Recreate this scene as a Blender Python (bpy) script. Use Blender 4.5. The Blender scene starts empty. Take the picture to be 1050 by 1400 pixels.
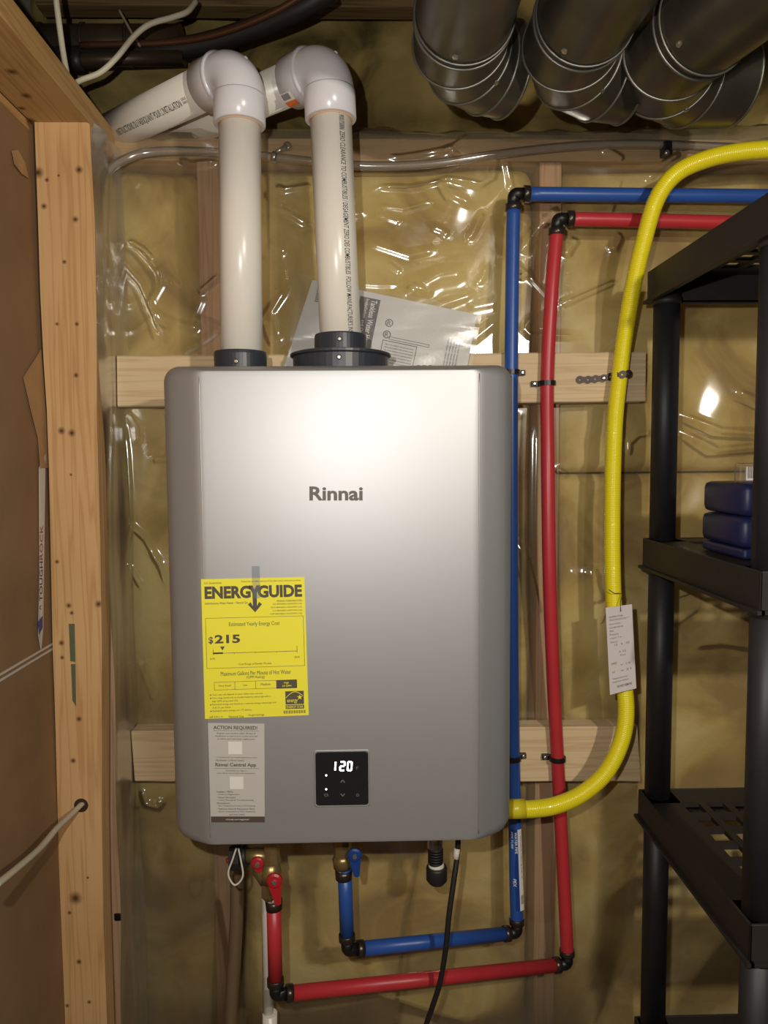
import bpy, bmesh, math, random
import numpy as np
from mathutils import Vector, Matrix
random.seed(7)
rng = np.random.RandomState(11)
S = bpy.context.scene
COL = S.collection
R = math.radians
# ------------------------------------------------------------------ camera
F = 1010.0                       # focal length in pixels of the 1050 x 1400 frame
CZ = 1.65
CAM = Vector((0, -1.30, CZ))
yaw, pitch, roll = R(1.3), R(4.1), R(0.42)
fw = Vector((math.sin(yaw)*math.cos(pitch), math.cos(yaw)*math.cos(pitch), -math.sin(pitch)))
r0 = fw.cross(Vector((0, 0, 1))).normalized(); u0 = r0.cross(fw).normalized()
cu_ = u0*math.cos(roll) + r0*math.sin(roll); cr_ = r0*math.cos(roll) - u0*math.sin(roll)
cd = bpy.data.cameras.new('camera'); cam = bpy.data.objects.new('camera', cd); COL.objects.link(cam)
cd.sensor_fit = 'VERTICAL'; cd.sensor_height = 36; cd.sensor_width = 27; cd.lens = F/1400*36
cd.clip_start = 0.02
M_ = Matrix((cr_, cu_, -fw)).transposed().to_4x4(); M_.translation = CAM
cam.matrix_world = M_
S.camera = cam
# ------------------------------------------------------------------ world, lights, exposure
W = bpy.data.worlds.new('world'); S.world = W; W.use_nodes = True
W.node_tree.nodes['Background'].inputs[0].default_value = (1.0, 0.88, 0.74, 1)
W.node_tree.nodes['Background'].inputs[1].default_value = 0.03
def point_light(name, loc, power, radius, color):
    l = bpy.data.lights.new(name, 'POINT'); l.energy = power; l.shadow_soft_size = radius; l.color = color
    o = bpy.data.objects.new(name, l); o.location = loc; COL.objects.link(o); return o
point_light('phone_flash', (-0.075, -1.295, CZ+0.075), 19.0, 0.006, (1.0, 0.975, 0.93))
point_light('work_light', (0.56, -1.66, CZ+0.36), 40, 0.022, (1.0, 0.92, 0.80))
S.view_settings.view_transform = 'Standard'; S.view_settings.look = 'None'
S.cycles.transparent_max_bounces = 24
S.view_settings.exposure = 0.0; S.view_settings.gamma = 1.0; S.view_settings.use_curve_mapping = False

def P(px, py, Y):                # the point of the vertical plane y = Y that the frame shows at (px, py)
    d = cr_*((px-525)/F) + cu_*((700-py)/F) + fw
    return CAM + d*((Y-CAM.y)/d.y)
def PX(px, py, X):               # the same for a plane x = X
    d = cr_*((px-525)/F) + cu_*((700-py)/F) + fw
    return CAM + d*((X-CAM.x)/d.x)
# ------------------------------------------------------------------ mesh helpers
class MB:
    def __init__(s): s.v = []; s.f = []; s.sm = []
    def add(s, vs, fs, smooth=False):
        b = len(s.v); s.v += [tuple(p) for p in vs]
        for f in fs: s.f.append(tuple(b+i for i in f)); s.sm.append(smooth)
        return s
    def box(s, a, b, bev=0.0):
        bm = bmesh.new(); bmesh.ops.create_cube(bm, size=1)
        a = Vector(a); b = Vector(b); c = (a+b)/2; d = b-a
        for v in bm.verts: v.co = Vector((v.co.x*abs(d.x), v.co.y*abs(d.y), v.co.z*abs(d.z))) + c
        if bev > 0:
            bmesh.ops.bevel(bm, geom=bm.edges[:], offset=bev, segments=2, profile=0.5, affect='EDGES')
        return s.bm(bm, bev > 0.004)
    def bm(s, bm, smooth=False, mat=None):
        bm.verts.index_update()
        vs = [(mat @ v.co if mat else v.co.copy()) for v in bm.verts]
        s.add(vs, [[v.index for v in f.verts] for f in bm.faces], smooth); bm.free(); return s
    def sweep(s, pts, rad, n=16, caps=True, closed=False, smooth=True, sx=1.0):
        pts = [Vector(p) for p in pts]; m = len(pts)
        rads = rad if hasattr(rad, '__len__') else [rad]*m
        T = []
        for i in range(m):
            if closed: t = pts[(i+1) % m]-pts[i-1]
            else:
                a = pts[i]-pts[i-1] if i else pts[1]-pts[0]
                b = pts[i+1]-pts[i] if i < m-1 else pts[-1]-pts[-2]
                if a.length < 1e-9: a = b
                if b.length < 1e-9: b = a
                t = a.normalized()+b.normalized()
            T.append(t.normalized())
        up = Vector((0, 0, 1)) if abs(T[0].z) < 0.8 else Vector((0, 1, 0))
        n0 = (up - T[0]*up.dot(T[0])).normalized()
        vs = []
        for i in range(m):
            if i: n0 = (n0 - T[i]*n0.dot(T[i])).normalized()
            b0 = T[i].cross(n0)
            k = 1.0; bd = None
            if 0 < i < m-1 and not closed:
                a = (pts[i]-pts[i-1]); b = (pts[i+1]-pts[i])
                if a.length > 1e-7 and b.length > 1e-7:
                    a.normalize(); b.normalize(); c = max(-1, min(1, a.dot(b)))
                    k = 1/max(0.3, math.cos(math.acos(c)/2)); bd = (b-a)
                    bd = bd.normalized() if bd.length > 1e-5 else None
            for j in range(n):
                q = 2*math.pi*j/n
                o = (n0*math.cos(q)*sx + b0*math.sin(q))*rads[i]
                if bd is not None: o = o + bd*(o.dot(bd))*(k-1)
                vs.append(pts[i]+o)
        fs = []
        for i in range(m if closed else m-1):
            i2 = (i+1) % m
            for j in range(n):
                j2 = (j+1) % n
                fs.append((i*n+j, i*n+j2, i2*n+j2, i2*n+j))
        base = len(s.v); s.add(vs, fs, smooth)
        if caps and not closed:
            s.f.append(tuple(base+j for j in range(n-1, -1, -1))); s.sm.append(False)
            s.f.append(tuple(base+(m-1)*n+j for j in range(n))); s.sm.append(False)
        return s
    def lathe(s, base, axis, prof, n=24, smooth=False):
        # prof = [(distance along the axis, radius)...]
        base = Vector(base); axis = Vector(axis).normalized()
        up = Vector((0, 0, 1)) if abs(axis.z) < 0.8 else Vector((0, 1, 0))
        e1 = (up-axis*up.dot(axis)).normalized(); e2 = axis.cross(e1)
        vs = []
        for h, r in prof:
            for j in range(n):
                q = 2*math.pi*j/n; vs.append(base+axis*h+(e1*math.cos(q)+e2*math.sin(q))*max(r, 1e-5))
        fs = [(i*n+j, i*n+(j+1) % n, (i+1)*n+(j+1) % n, (i+1)*n+j) for i in range(len(prof)-1) for j in range(n)]
        b = len(s.v); s.add(vs, fs, smooth)
        s.f.append(tuple(b+j for j in range(n-1, -1, -1))); s.sm.append(False)
        s.f.append(tuple(b+(len(prof)-1)*n+j for j in range(n))); s.sm.append(False)
        return s
    def poly(s, pts, off):       # flat polygon given thickness 'off' (a vector)
        pts = [Vector(p) for p in pts]; off = Vector(off); n = len(pts)
        s.add(pts+[p+off for p in pts], [tuple(range(n)), tuple(range(2*n-1, n-1, -1))] +
              [(i, (i+1) % n, n+(i+1) % n, n+i) for i in range(n)])
        return s
    def mesh(s, name):
        me = bpy.data.meshes.new(name); me.from_pydata([tuple(p) for p in s.v], [], s.f)
        me.polygons.foreach_set('use_smooth', s.sm); me.update(); return me
def build(mb, name, mat, parent=None, label=None, cat=None, group=None, kind=None, fixn=True):
    me = mb.mesh(name) if isinstance(mb, MB) else mb
    if fixn:
        bm = bmesh.new(); bm.from_mesh(me); bmesh.ops.recalc_face_normals(bm, faces=bm.faces); bm.to_mesh(me); bm.free()
    if mat: me.materials.append(mat)
    o = bpy.data.objects.new(name, me); COL.objects.link(o)
    n = len(me.vertices); a = np.empty(n*3, np.float32); me.vertices.foreach_get('co', a); a = a.reshape(-1, 3)
    c = Vector(((a[:, 0].min()+a[:, 0].max())/2, (a[:, 1].min()+a[:, 1].max())/2, a[:, 2].min()))
    a = a - np.array(c, np.float32); me.vertices.foreach_set('co', a.ravel()); me.update()
    if parent is not None:
        o.parent = parent; o.location = c - wloc(parent)
    else: o.location = c
    setp(o, label, cat, group, kind); return o
def wloc(o):
    v = o.location.copy()
    while o.parent is not None: o = o.parent; v = v+o.location
    return v
def setp(o, label=None, cat=None, group=None, kind=None):
    if label: o['label'] = label
    if cat: o['category'] = cat
    if group: o['group'] = group
    if kind: o['kind'] = kind
    return o
def thing(name, loc, label, cat, group=None):
    o = bpy.data.objects.new(name, None); COL.objects.link(o); o.location = loc; o.empty_display_size = 0.03
    return setp(o, label, cat, group)
def catmull(pts, k=10):
    pts = [Vector(p) for p in pts]; q = [pts[0]*2-pts[1]]+pts+[pts[-1]*2-pts[-2]]; out = []
    for i in range(1, len(q)-2):
        a, b, c, d = q[i-1:i+3]
        for j in range(k):
            t = j/k
            out.append(0.5*((2*b)+(c-a)*t+(2*a-5*b+4*c-d)*t*t+(3*b-a-3*c+d)*t*t*t))
    out.append(pts[-1]); return out
def resample(pts, step):
    L = [0]
    for i in range(1, len(pts)): L.append(L[-1]+(pts[i]-pts[i-1]).length)
    n = max(2, int(L[-1]/step)); out = []; j = 0
    for k in range(n+1):
        t = L[-1]*k/n
        while j < len(L)-2 and L[j+1] < t: j += 1
        u = (t-L[j])/max(1e-9, L[j+1]-L[j]); out.append(pts[j].lerp(pts[j+1], min(1, u)))
    return out
# ------------------------------------------------------------------ text
_tc = {}
def text2d(body, bold=0.0):
    k = (body, bold)
    if k in _tc: return _tc[k]
    c = bpy.data.curves.new('t', 'FONT'); c.body = body; c.offset = bold; c.resolution_u = 3; c.fill_mode = 'FRONT'
    o = bpy.data.objects.new('t', c); COL.objects.link(o)
    me = bpy.data.meshes.new_from_object(o.evaluated_get(bpy.context.evaluated_depsgraph_get()))
    v = [(a.co.x, a.co.y) for a in me.vertices]; f = [tuple(p.vertices) for p in me.polygons]
    bpy.data.objects.remove(o); bpy.data.curves.remove(c); bpy.data.meshes.remove(me)
    x0 = min(a[0] for a in v); x1 = max(a[0] for a in v); y0 = min(a[1] for a in v); y1 = max(a[1] for a in v)
    _tc[k] = ([((a[0]-x0)/(x1-x0), (a[1]-y0)/(y1-y0)) for a in v], f); return _tc[k]
def put_text(mb, fn, body, u, v, w, h, bold=0.0, flip=False):
    """fn maps (u right, v down) to 3D; (u, v) = top-left of the text box"""
    vs, fs = text2d(body, bold)
    mb.add([fn(u+a*w, v+(1-b)*h) for a, b in vs], fs); return mb
def put_rect(mb, fn, u0, v0, u1, v1):
    mb.add([fn(u0, v1), fn(u1, v1), fn(u1, v0), fn(u0, v0)], [(0, 1, 2, 3)]); return mb
def frame_rect(mb, fn, u0, v0, u1, v1, t):
    for a in ((u0, v0, u1, v0+t), (u0, v1-t, u1, v1), (u0, v0, u0+t, v1), (u1-t, v0, u1, v1)): put_rect(mb, fn, *a)
def quadmap(tl, tr, br, bl, w, h):
    def fn(u, v):
        a = u/w; b = v/h
        return tl.lerp(tr, a).lerp(bl.lerp(br, a), b)
    return fn
# ------------------------------------------------------------------ materials
def lin(c): return tuple(((x/255)/12.92 if x/255 <= 0.04045 else ((x/255+0.055)/1.055)**2.4) for x in c)
def mat(name, c, rough=0.6, metal=0.0, var=0.0, scale=20, bump=0.0, bscale=80, stretch=None, coat=0.0, emit=None, spec=None, c2=None):
    m = bpy.data.materials.new(name); m.use_nodes = True; nt = m.node_tree; b = nt.nodes['Principled BSDF']
    L = nt.links.new; N = nt.nodes.new
    c = lin(c); b.inputs['Base Color'].default_value = (*c, 1); b.inputs['Roughness'].default_value = rough
    b.inputs['Metallic'].default_value = metal; b.inputs['Coat Weight'].default_value = coat
    if spec is not None: b.inputs['Specular IOR Level'].default_value = spec
    if emit: b.inputs['Emission Color'].default_value = (*lin(emit[0]), 1); b.inputs['Emission Strength'].default_value = emit[1]
    g = N('ShaderNodeNewGeometry'); mp = N('ShaderNodeMapping'); L(g.outputs['Position'], mp.inputs[0])
    if stretch: mp.inputs['Scale'].default_value = stretch
    if var > 0 or c2:
        n = N('ShaderNodeTexNoise'); n.inputs['Scale'].default_value = scale; n.inputs['Detail'].default_value = 6; L(mp.outputs[0], n.inputs[0])
        r = N('ShaderNodeValToRGB'); L(n.outputs[0], r.inputs[0])
        r.color_ramp.elements[0].position = 0.32; r.color_ramp.elements[1].position = 0.68
        r.color_ramp.elements[0].color = (*(lin(c2) if c2 else [x*(1-var) for x in c]), 1)
        r.color_ramp.elements[1].color = (*[min(1, x*(1+var*(0 if c2 else 1))) for x in c], 1)
        L(r.outputs[0], b.inputs['Base Color'])
    if bump > 0:
        n2 = N('ShaderNodeTexNoise'); n2.inputs['Scale'].default_value = bscale; n2.inputs['Detail'].default_value = 5; L(mp.outputs[0], n2.inputs[0])
        bp = N('ShaderNodeBump'); bp.inputs['Strength'].default_value = bump; bp.inputs['Distance'].default_value = 0.004
        L(n2.outputs[0], bp.inputs['Height']); L(bp.outputs[0], b.inputs['Normal'])
    return m
def wood(name, light, dark, axis, knots=(), ringscale=26, kcol=(92, 56, 30)):
    """axis: direction of the grain; knots: world points (x, y, z, radius)"""
    m = bpy.data.materials.new(name); m.use_nodes = True; nt = m.node_tree; b = nt.nodes['Principled BSDF']
    L = nt.links.new; N = nt.nodes.new; b.inputs['Roughness'].default_value = 0.62; b.inputs['Specular IOR Level'].default_value = 0.3
    g = N('ShaderNodeNewGeometry'); mp = N('ShaderNodeMapping'); L(g.outputs['Position'], mp.inputs[0])
    sc = [1.0, 1.0, 1.0]; sc['xyz'.index(axis)] = 0.035; mp.inputs['Scale'].default_value = sc
    n = N('ShaderNodeTexNoise'); n.inputs['Scale'].default_value = ringscale; n.inputs['Detail'].default_value = 3; L(mp.outputs[0], n.inputs[0])
    mu = N('ShaderNodeMath'); mu.operation = 'MULTIPLY'; mu.inputs[1].default_value = 9; L(n.outputs[0], mu.inputs[0])
    fr = N('ShaderNodeMath'); fr.operation = 'PINGPONG'; fr.inputs[1].default_value = 0.5; L(mu.outputs[0], fr.inputs[0])
    r = N('ShaderNodeValToRGB'); L(fr.outputs[0], r.inputs[0])
    r.color_ramp.elements[0].position = 0.0; r.color_ramp.elements[0].color = (*lin(dark), 1)
    r.color_ramp.elements[1].position = 0.25; r.color_ramp.elements[1].color = (*lin(light), 1)
    n2 = N('ShaderNodeTexNoise'); n2.inputs['Scale'].default_value = 5; n2.inputs['Detail'].default_value = 4
    L(g.outputs['Position'], n2.inputs[0])
    mx = N('ShaderNodeMix'); mx.data_type = 'RGBA'; mx.blend_type = 'MULTIPLY'; mx.inputs[0].default_value = 0.35
    r2 = N('ShaderNodeValToRGB'); r2.color_ramp.elements[0].color = (0.80, 0.72, 0.64, 1); r2.color_ramp.elements[0].position = 0.35
    r2.color_ramp.elements[1].color = (1, 1, 1, 1); r2.color_ramp.elements[1].position = 0.6
    L(n2.outputs[0], r2.inputs[0]); L(r.outputs[0], mx.inputs['A']); L(r2.outputs[0], mx.inputs['B'])
    out = mx.outputs['Result']
    for (x, y, z, rr) in knots:
        ds = N('ShaderNodeVectorMath'); ds.operation = 'DISTANCE'; L(g.outputs['Position'], ds.inputs[0]); ds.inputs[1].default_value = (x, y, z)
        mr = N('ShaderNodeMapRange'); mr.inputs['From Min'].default_value = rr*0.2; mr.inputs['From Max'].default_value = rr*1.25
        mr.inputs['To Min'].default_value = 1; mr.inputs['To Max'].default_value = 0; L(ds.outputs['Value'], mr.inputs['Value'])
        mk = N('ShaderNodeMix'); mk.data_type = 'RGBA'; L(mr.outputs[0], mk.inputs[0]); L(out, mk.inputs['A'])
        mk.inputs['B'].default_value = (*lin(kcol), 1); out = mk.outputs['Result']
    L(out, b.inputs['Base Color'])
    bp = N('ShaderNodeBump'); bp.inputs['Strength'].default_value = 0.15; bp.inputs['Distance'].default_value = 0.002
    L(fr.outputs[0], bp.inputs['Height']); L(bp.outputs[0], b.inputs['Normal'])
    return m
def clear(name, gl=0.5, rough=0.08, haze=0.05, tint=(1, 1, 1), hcol=(200, 195, 180), bump=0.0, bscale=30):
    m = bpy.data.materials.new(name); m.use_nodes = True; nt = m.node_tree; nt.nodes.clear()
    L = nt.links.new; N = nt.nodes.new
    out = N('ShaderNodeOutputMaterial'); tr = N('ShaderNodeBsdfTransparent'); tr.inputs[0].default_value = (*tint, 1)
    df = N('ShaderNodeBsdfDiffuse'); df.inputs[0].default_value = (*lin(hcol), 1)
    g = N('ShaderNodeBsdfGlossy'); g.inputs['Roughness'].default_value = rough
    m1 = N('ShaderNodeMixShader'); m1.inputs[0].default_value = haze; L(tr.outputs[0], m1.inputs[1]); L(df.outputs[0], m1.inputs[2])
    fz = N('ShaderNodeFresnel'); fz.inputs[0].default_value = 1.5
    mu = N('ShaderNodeMath'); mu.operation = 'MULTIPLY'; mu.inputs[1].default_value = gl; mu.use_clamp = True; L(fz.outputs[0], mu.inputs[0])
    m2 = N('ShaderNodeMixShader'); L(mu.outputs[0], m2.inputs[0]); L(m1.outputs[0], m2.inputs[1]); L(g.outputs[0], m2.inputs[2])
    L(m2.outputs[0], out.inputs[0])
    if bump > 0:
        n = N('ShaderNodeTexNoise'); n.inputs['Scale'].default_value = bscale; n.inputs['Detail'].default_value = 3
        ge = N('ShaderNodeNewGeometry'); L(ge.outputs['Position'], n.inputs[0])
        bp = N('ShaderNodeBump'); bp.inputs['Strength'].default_value = bump; bp.inputs['Distance'].default_value = 0.006
        L(n.outputs[0], bp.inputs['Height']); L(bp.outputs[0], g.inputs['Normal'])
    return m
def insulation(name, a=(200, 174, 102), b=(158, 130, 74), c=(224, 204, 138)):
    m = bpy.data.materials.new(name); m.use_nodes = True; nt = m.node_tree; bs = nt.nodes['Principled BSDF']
    L = nt.links.new; N = nt.nodes.new; bs.inputs['Roughness'].default_value = 0.95; bs.inputs['Specular IOR Level'].default_value = 0.1
    g = N('ShaderNodeNewGeometry')
    n = N('ShaderNodeTexNoise'); n.inputs['Scale'].default_value = 6.5; n.inputs['Detail'].default_value = 5; n.inputs['Distortion'].default_value = 0.8
    L(g.outputs['Position'], n.inputs[0]); r = N('ShaderNodeValToRGB'); L(n.outputs[0], r.inputs[0])
    e = r.color_ramp.elements; e[0].position = 0.36; e[0].color = (*lin(b), 1); e[1].position = 0.66; e[1].color = (*lin(c), 1)
    k = e.new(0.5); k.color = (*lin(a), 1); L(r.outputs[0], bs.inputs['Base Color'])
    n2 = N('ShaderNodeTexNoise'); n2.inputs['Scale'].default_value = 70; n2.inputs['Detail'].default_value = 8; L(g.outputs['Position'], n2.inputs[0])
    bp = N('ShaderNodeBump'); bp.inputs['Strength'].default_value = 0.3; bp.inputs['Distance'].default_value = 0.006
    L(n2.outputs[0], bp.inputs['Height']); L(bp.outputs[0], bs.inputs['Normal'])
    return m
M = {}
M['batt'] = insulation('yellow_glass_wool')
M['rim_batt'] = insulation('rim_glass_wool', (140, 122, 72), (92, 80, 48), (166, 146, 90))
M['stud_back'] = wood('framing_pine', (196, 160, 126), (176, 138, 104), 'z')
M['plate'] = wood('plate_pine', (196, 164, 124), (178, 144, 104), 'x')
M['board'] = wood('pale_pine', (220, 196, 156), (206, 178, 136), 'x', ringscale=34)
M['board2'] = wood('pale_pine_lower', (222, 196, 154), (208, 178, 136), 'x', ringscale=30)
M['side_plate'] = wood('side_plate_pine', (176, 132, 74), (146, 104, 54), 'y')
M['joist'] = wood('joist_pine', (116, 96, 62), (88, 70, 42), 'x')
M['paper'] = mat('drywall_back_paper', (142, 112, 80), 0.85, var=0.10, scale=9, bump=0.12, bscale=30, spec=0.15)
M['torn'] = mat('torn_paper', (172, 134, 90), 0.85, var=0.08)
M['tape_paper'] = mat('white_paper_tape', (200, 192, 180), 0.7)
M['film'] = clear('vapour_barrier_film', gl=2.8, rough=0.13, haze=0.15, hcol=(212, 190, 146), bump=0.04, bscale=14)
M['film_fold'] = clear('folded_film', gl=0.8, rough=0.25, haze=0.30, hcol=(150, 138, 115), bump=0.12, bscale=30)
M['bag'] = clear('clear_bag', gl=1.2, rough=0.2, haze=0.06, bump=0.05, bscale=40)
M['vinyl'] = clear('clear_vinyl', gl=2.6, rough=0.16, haze=0.30, tint=(0.95, 0.94, 0.92), hcol=(190, 176, 158))
M['vinyl_dull'] = clear('hazy_vinyl', gl=1.0, rough=0.25, haze=0.6, hcol=(140, 116, 88))
M['silver'] = mat('silver_paint', (180, 180, 180), 0.48, 0.7)
M['silver_dark'] = mat('case_metal', (120, 117, 113), 0.45, 0.7)
M['pvc'] = mat('cream_pvc', (230, 224, 212), 0.28, var=0.02, scale=8)
M['pvc_white'] = mat('white_pvc', (222, 219, 222), 0.25)
M['primer'] = mat('primer_stain', (214, 176, 140), 0.4)
M['ink'] = mat('black_ink', (38, 34, 34), 0.6)
M['ink_soft'] = mat('soft_ink', (86, 78, 66), 0.7)
M['ink_grey'] = mat('grey_ink', (112, 104, 98), 0.7)
M['collar'] = mat('black_collar', (50, 54, 62), 0.38)
M['blk'] = mat('black_plastic', (20, 20, 22), 0.4)
M['shelf'] = mat('shelving_plastic', (40, 36, 34), 0.55, var=0.12, scale=60, bump=0.06, bscale=300)
M['shelf_post'] = mat('post_plastic', (36, 36, 39), 0.5, var=0.08, scale=30)
M['crimp'] = mat('crimp_ring_metal', (74, 66, 60), 0.3, 0.7)
M['blue'] = mat('blue_pex', (44, 84, 160), 0.36, var=0.05, scale=20)
M['red'] = mat('red_pex', (188, 50, 56), 0.38, var=0.05, scale=20)
M['yel'] = mat('yellow_jacket', (238, 222, 34), 0.26, coat=0.4)
M['steel'] = mat('galvanized_duct', (96, 92, 80), 0.36, 0.75, var=0.18, scale=16, bump=0.05, bscale=20)
M['bead'] = mat('duct_bead', (128, 126, 118), 0.45, 0.8)
M['screw'] = mat('zinc_screw', (200, 196, 186), 0.25, 0.9)
M['brass'] = mat('brass', (150, 130, 84), 0.32, 0.65, var=0.15, scale=60)
M['redh'] = mat('red_handle', (176, 30, 40), 0.38)
M['blueh'] = mat('blue_handle', (26, 62, 130), 0.38)
M['yellow_label'] = mat('yellow_label_paper', (240, 230, 58), 0.55)
M['grey_label'] = mat('grey_label_paper', (192, 188, 180), 0.5)
M['brown_ink'] = mat('label_brown', (84, 68, 60), 0.6)
M['white'] = mat('white_print', (226, 222, 216), 0.5)
M['cable'] = mat('white_cable', (206, 196, 172), 0.5)
M['cable_dark'] = mat('grey_cable', (150, 130, 104), 0.5)
M['tape'] = mat('ptfe_tape', (216, 208, 192), 0.6)
M['copper'] = mat('copper', (120, 84, 60), 0.35, 0.7)
M['rubber'] = mat('black_rubber', (36, 32, 33), 0.5)
M['olddark'] = mat('dark_duct_metal', (84, 72, 58), 0.4, 0.6, var=0.2, scale=14)
M['panel'] = mat('control_glass', (34, 34, 37), 0.12)
M['glow'] = mat('display_glow', (255, 255, 255), 0.5, emit=((255, 255, 255), 3.0))
M['dimglow'] = mat('display_icon', (110, 110, 112), 0.5)
M['manual'] = mat('manual_cover', (206, 202, 196), 0.5)
M['manual_dark'] = mat('manual_title_block', (92, 88, 86), 0.5)
M['navy'] = mat('navy_plastic', (34, 40, 84), 0.45)
M['tagp'] = mat('grey_tag_paper', (206, 196, 194), 0.7)
M['orange'] = mat('orange_print', (226, 118, 52), 0.5)
M['concrete'] = mat('concrete', (120, 112, 100), 0.9, var=0.1, scale=6, bump=0.2, bscale=40)
M['subfloor'] = mat('subfloor', (96, 76, 50), 0.85, var=0.25, scale=30)
M['teal'] = mat('painted_mark', (92, 96, 70), 0.7)
M['clip'] = mat('clip_plastic', (22, 20, 22), 0.4)
M['strap'] = mat('hanger_strap', (66, 54, 52), 0.45, 0.4)
M['hole'] = mat('drill_hole_dark', (58, 36, 22), 0.9)

# ================================================================== SETTING
Zt = CZ+0.545                    # top of the wall framing
bk = MB(); bk.box((-0.80, 0.26, 0), (1.5, 0.34, 2.75))
wall_back = build(bk, 'wall_back', M['concrete'], kind='structure')
xs_st = [P(287, 360, 0).x, P(749, 700, 0).x]; xs_st.append(xs_st[1]+0.61)
for x in xs_st:
    build(MB().box((x-0.019, 0, 0.04), (x+0.019, 0.089, Zt-0.038), 0.002), 'stud', M['stud_back'], wall_back)
build(MB().box((-0.535, 0, Zt-0.037), (1.45, 0.089, Zt), 0.002), 'top_plate', M['plate'], wall_back)
def lump(nx, nz, seed, amp):
    r = np.random.RandomState(seed); X, Z = np.meshgrid(np.linspace(0, 1, nx), np.linspace(0, 1, nz)); h = np.zeros_like(X)
    for k in range(26):
        f = r.uniform(1.5, 13); a = r.uniform(0, 6.28); p = r.uniform(0, 6.28)
        h += np.sin(f*(X*math.cos(a)*2+Z*math.sin(a)*5)+p+0.8*np.sin(3*X*f/4+p*2))/f
    return h/np.abs(h).max()*amp
def batt(x0, x1, z0, z1, y, seed, amp, mt, name='insulation_batt', edge=0.010):
    nx = max(10, int((x1-x0)/0.012)); nz = int((z1-z0)/0.014)
    H = lump(nx, nz, seed, amp)
    vs = []; fs = []
    for j in range(nz):
        for i in range(nx):
            a = i/(nx-1); b = j/(nz-1); e = min(a, 1-a)*(x1-x0); ez = min(b, 1-b)*(z1-z0)
            sink = 0.03*math.exp(-(e/edge)**2)+0.02*math.exp(-(ez/edge)**2)
            vs.append((x0+a*(x1-x0), y+float(H[j, i])+sink, z0+b*(z1-z0)))
    for j in range(nz-1):
        for i in range(nx-1): k = j*nx+i; fs.append((k, k+1, k+nx+1, k+nx))
    n0 = len(vs)                 # back face gives it thickness
    vs += [(x0, y+0.09, z0), (x1, y+0.09, z0), (x1, y+0.09, z1), (x0, y+0.09, z1)]
    fs += [(n0, n0+3, n0+2, n0+1)]
    bot = list(range(nx)); top = [(nz-1)*nx+i for i in range(nx)]; le = [j*nx for j in range(nz)]; ri = [j*nx+nx-1 for j in range(nz)]
    fs += [tuple([n0, n0+1]+bot[::-1]), tuple([n0+2, n0+3]+top), tuple([n0+3, n0]+le), tuple([n0+1, n0+2]+ri[::-1])]
    return build(MB().add(vs, fs, True), name, mt, wall_back, fixn=False)
xb = [-0.443, xs_st[0]-0.022, xs_st[0]+0.022, xs_st[1]-0.022, xs_st[1]+0.022, xs_st[2]-0.022]
zseam = P(960, 646, 0.01).z
for k in range(0, 4, 2): batt(xb[k], xb[k+1], 0.05, Zt-0.042, 0.020, 5+k, 0.015, M['batt'])
batt(xb[4], xb[5], 0.05, zseam-0.002, 0.020, 9, 0.012, M['batt'], edge=0.006)
batt(xb[4], xb[5], zseam+0.002, Zt-0.042, 0.022, 29, 0.014, M['batt'], edge=0.006)
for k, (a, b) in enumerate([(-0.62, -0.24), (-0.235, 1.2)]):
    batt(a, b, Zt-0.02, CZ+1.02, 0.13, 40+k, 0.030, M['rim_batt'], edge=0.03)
# pale torn paper facing and bulges behind the film at the left
fl = build(MB().box((-6, -6, -0.02), (8, 0.9, 0)), 'floor', M['concrete'], kind='structure')
ce = build(MB().box((-1.2, -0.7, CZ+1.0), (1.5, 0.34, CZ+1.05)), 'ceiling', M['subfloor'], kind='structure')
build(MB().box((-0.56, 0.035, P(300, 8, 0.035).z), (0.10, 0.073, CZ+0.99), 0.002), 'joist', M['joist'], ce)
build(MB().box((-1.15, -0.42, CZ+0.74), (-0.62, -0.38, CZ+0.99), 0.002), 'joist', M['joist'], ce)
# left partition: drywall sheets seen from the back, end studs, top plate
XW = P(50, 400, -0.12).x         # left face of the studs
zj = PX(30, 905, XW-0.0).z
wl = MB().box((XW-0.013, -2.2, 0), (XW-0.001, 0.0, zj-0.0015))
wall_left = build(MB().box((XW-0.030, -2.2, 0), (XW-0.014, 0.02, CZ+0.575)), 'wall_left', M['paper'], kind='structure')
build(wl, 'drywall_sheet', M['paper'], wall_left)
build(MB().box((XW-0.013, -2.2, zj+0.0015), (XW-0.001, 0.0, CZ+0.575)), 'drywall_sheet', M['paper'], wall_left)
for s in (-1, 1):
    build(MB().box((XW-0.0012, -2.2, zj-0.004+s*0.004-0.0015), (XW+0.0004, 0.0, zj-0.004+s*0.004+0.0015)), 'edge_tape', M['tape_paper'], wall_left)
# stud, slightly warped (follows the photograph's edges)
def face_x(px, py, Y): return P(px, py, Y).x
YS = -0.12
edges = [(190, 48, 122), (300, 52, 128), (400, 55, 130), (500, 60, 131), (560, 64, 131), (640, 67, 133), (740, 69, 136), (880, 72, 138), (1000, 76, 138), (1120, 79, 138), (1250, 82, 140), (1400, 87, 145)]
vs = []; fs = []
rows = []
for (py, l, r_) in edges:
    L_ = P(l, py, YS); Rr = P(r_, py, YS); rows.append((L_.x, Rr.x, L_.z))
rows.append((rows[-1][0]+0.001, rows[-1][1]+0.001, 0.04)); rows.insert(0, (rows[0][0], rows[0][1], CZ+0.517)); 
rows[1] = (rows[1][0], rows[1][1], min(rows[1][2], CZ+0.505))
be = 0.004
for (a, b, z) in rows:
    vs += [(a, YS, z), (b-be, YS, z), (b, YS+be, z), (b, YS+0.038, z), (a, YS+0.038, z)]
for i in range(len(rows)-1):
    for j in range(5): k = i*5+j; k2 = i*5+(j+1) % 5; fs.append((k, k2, k2+5, k+5))
fs += [tuple(range(5)), tuple(range(len(vs)-1, len(vs)-6, -1))]
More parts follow.
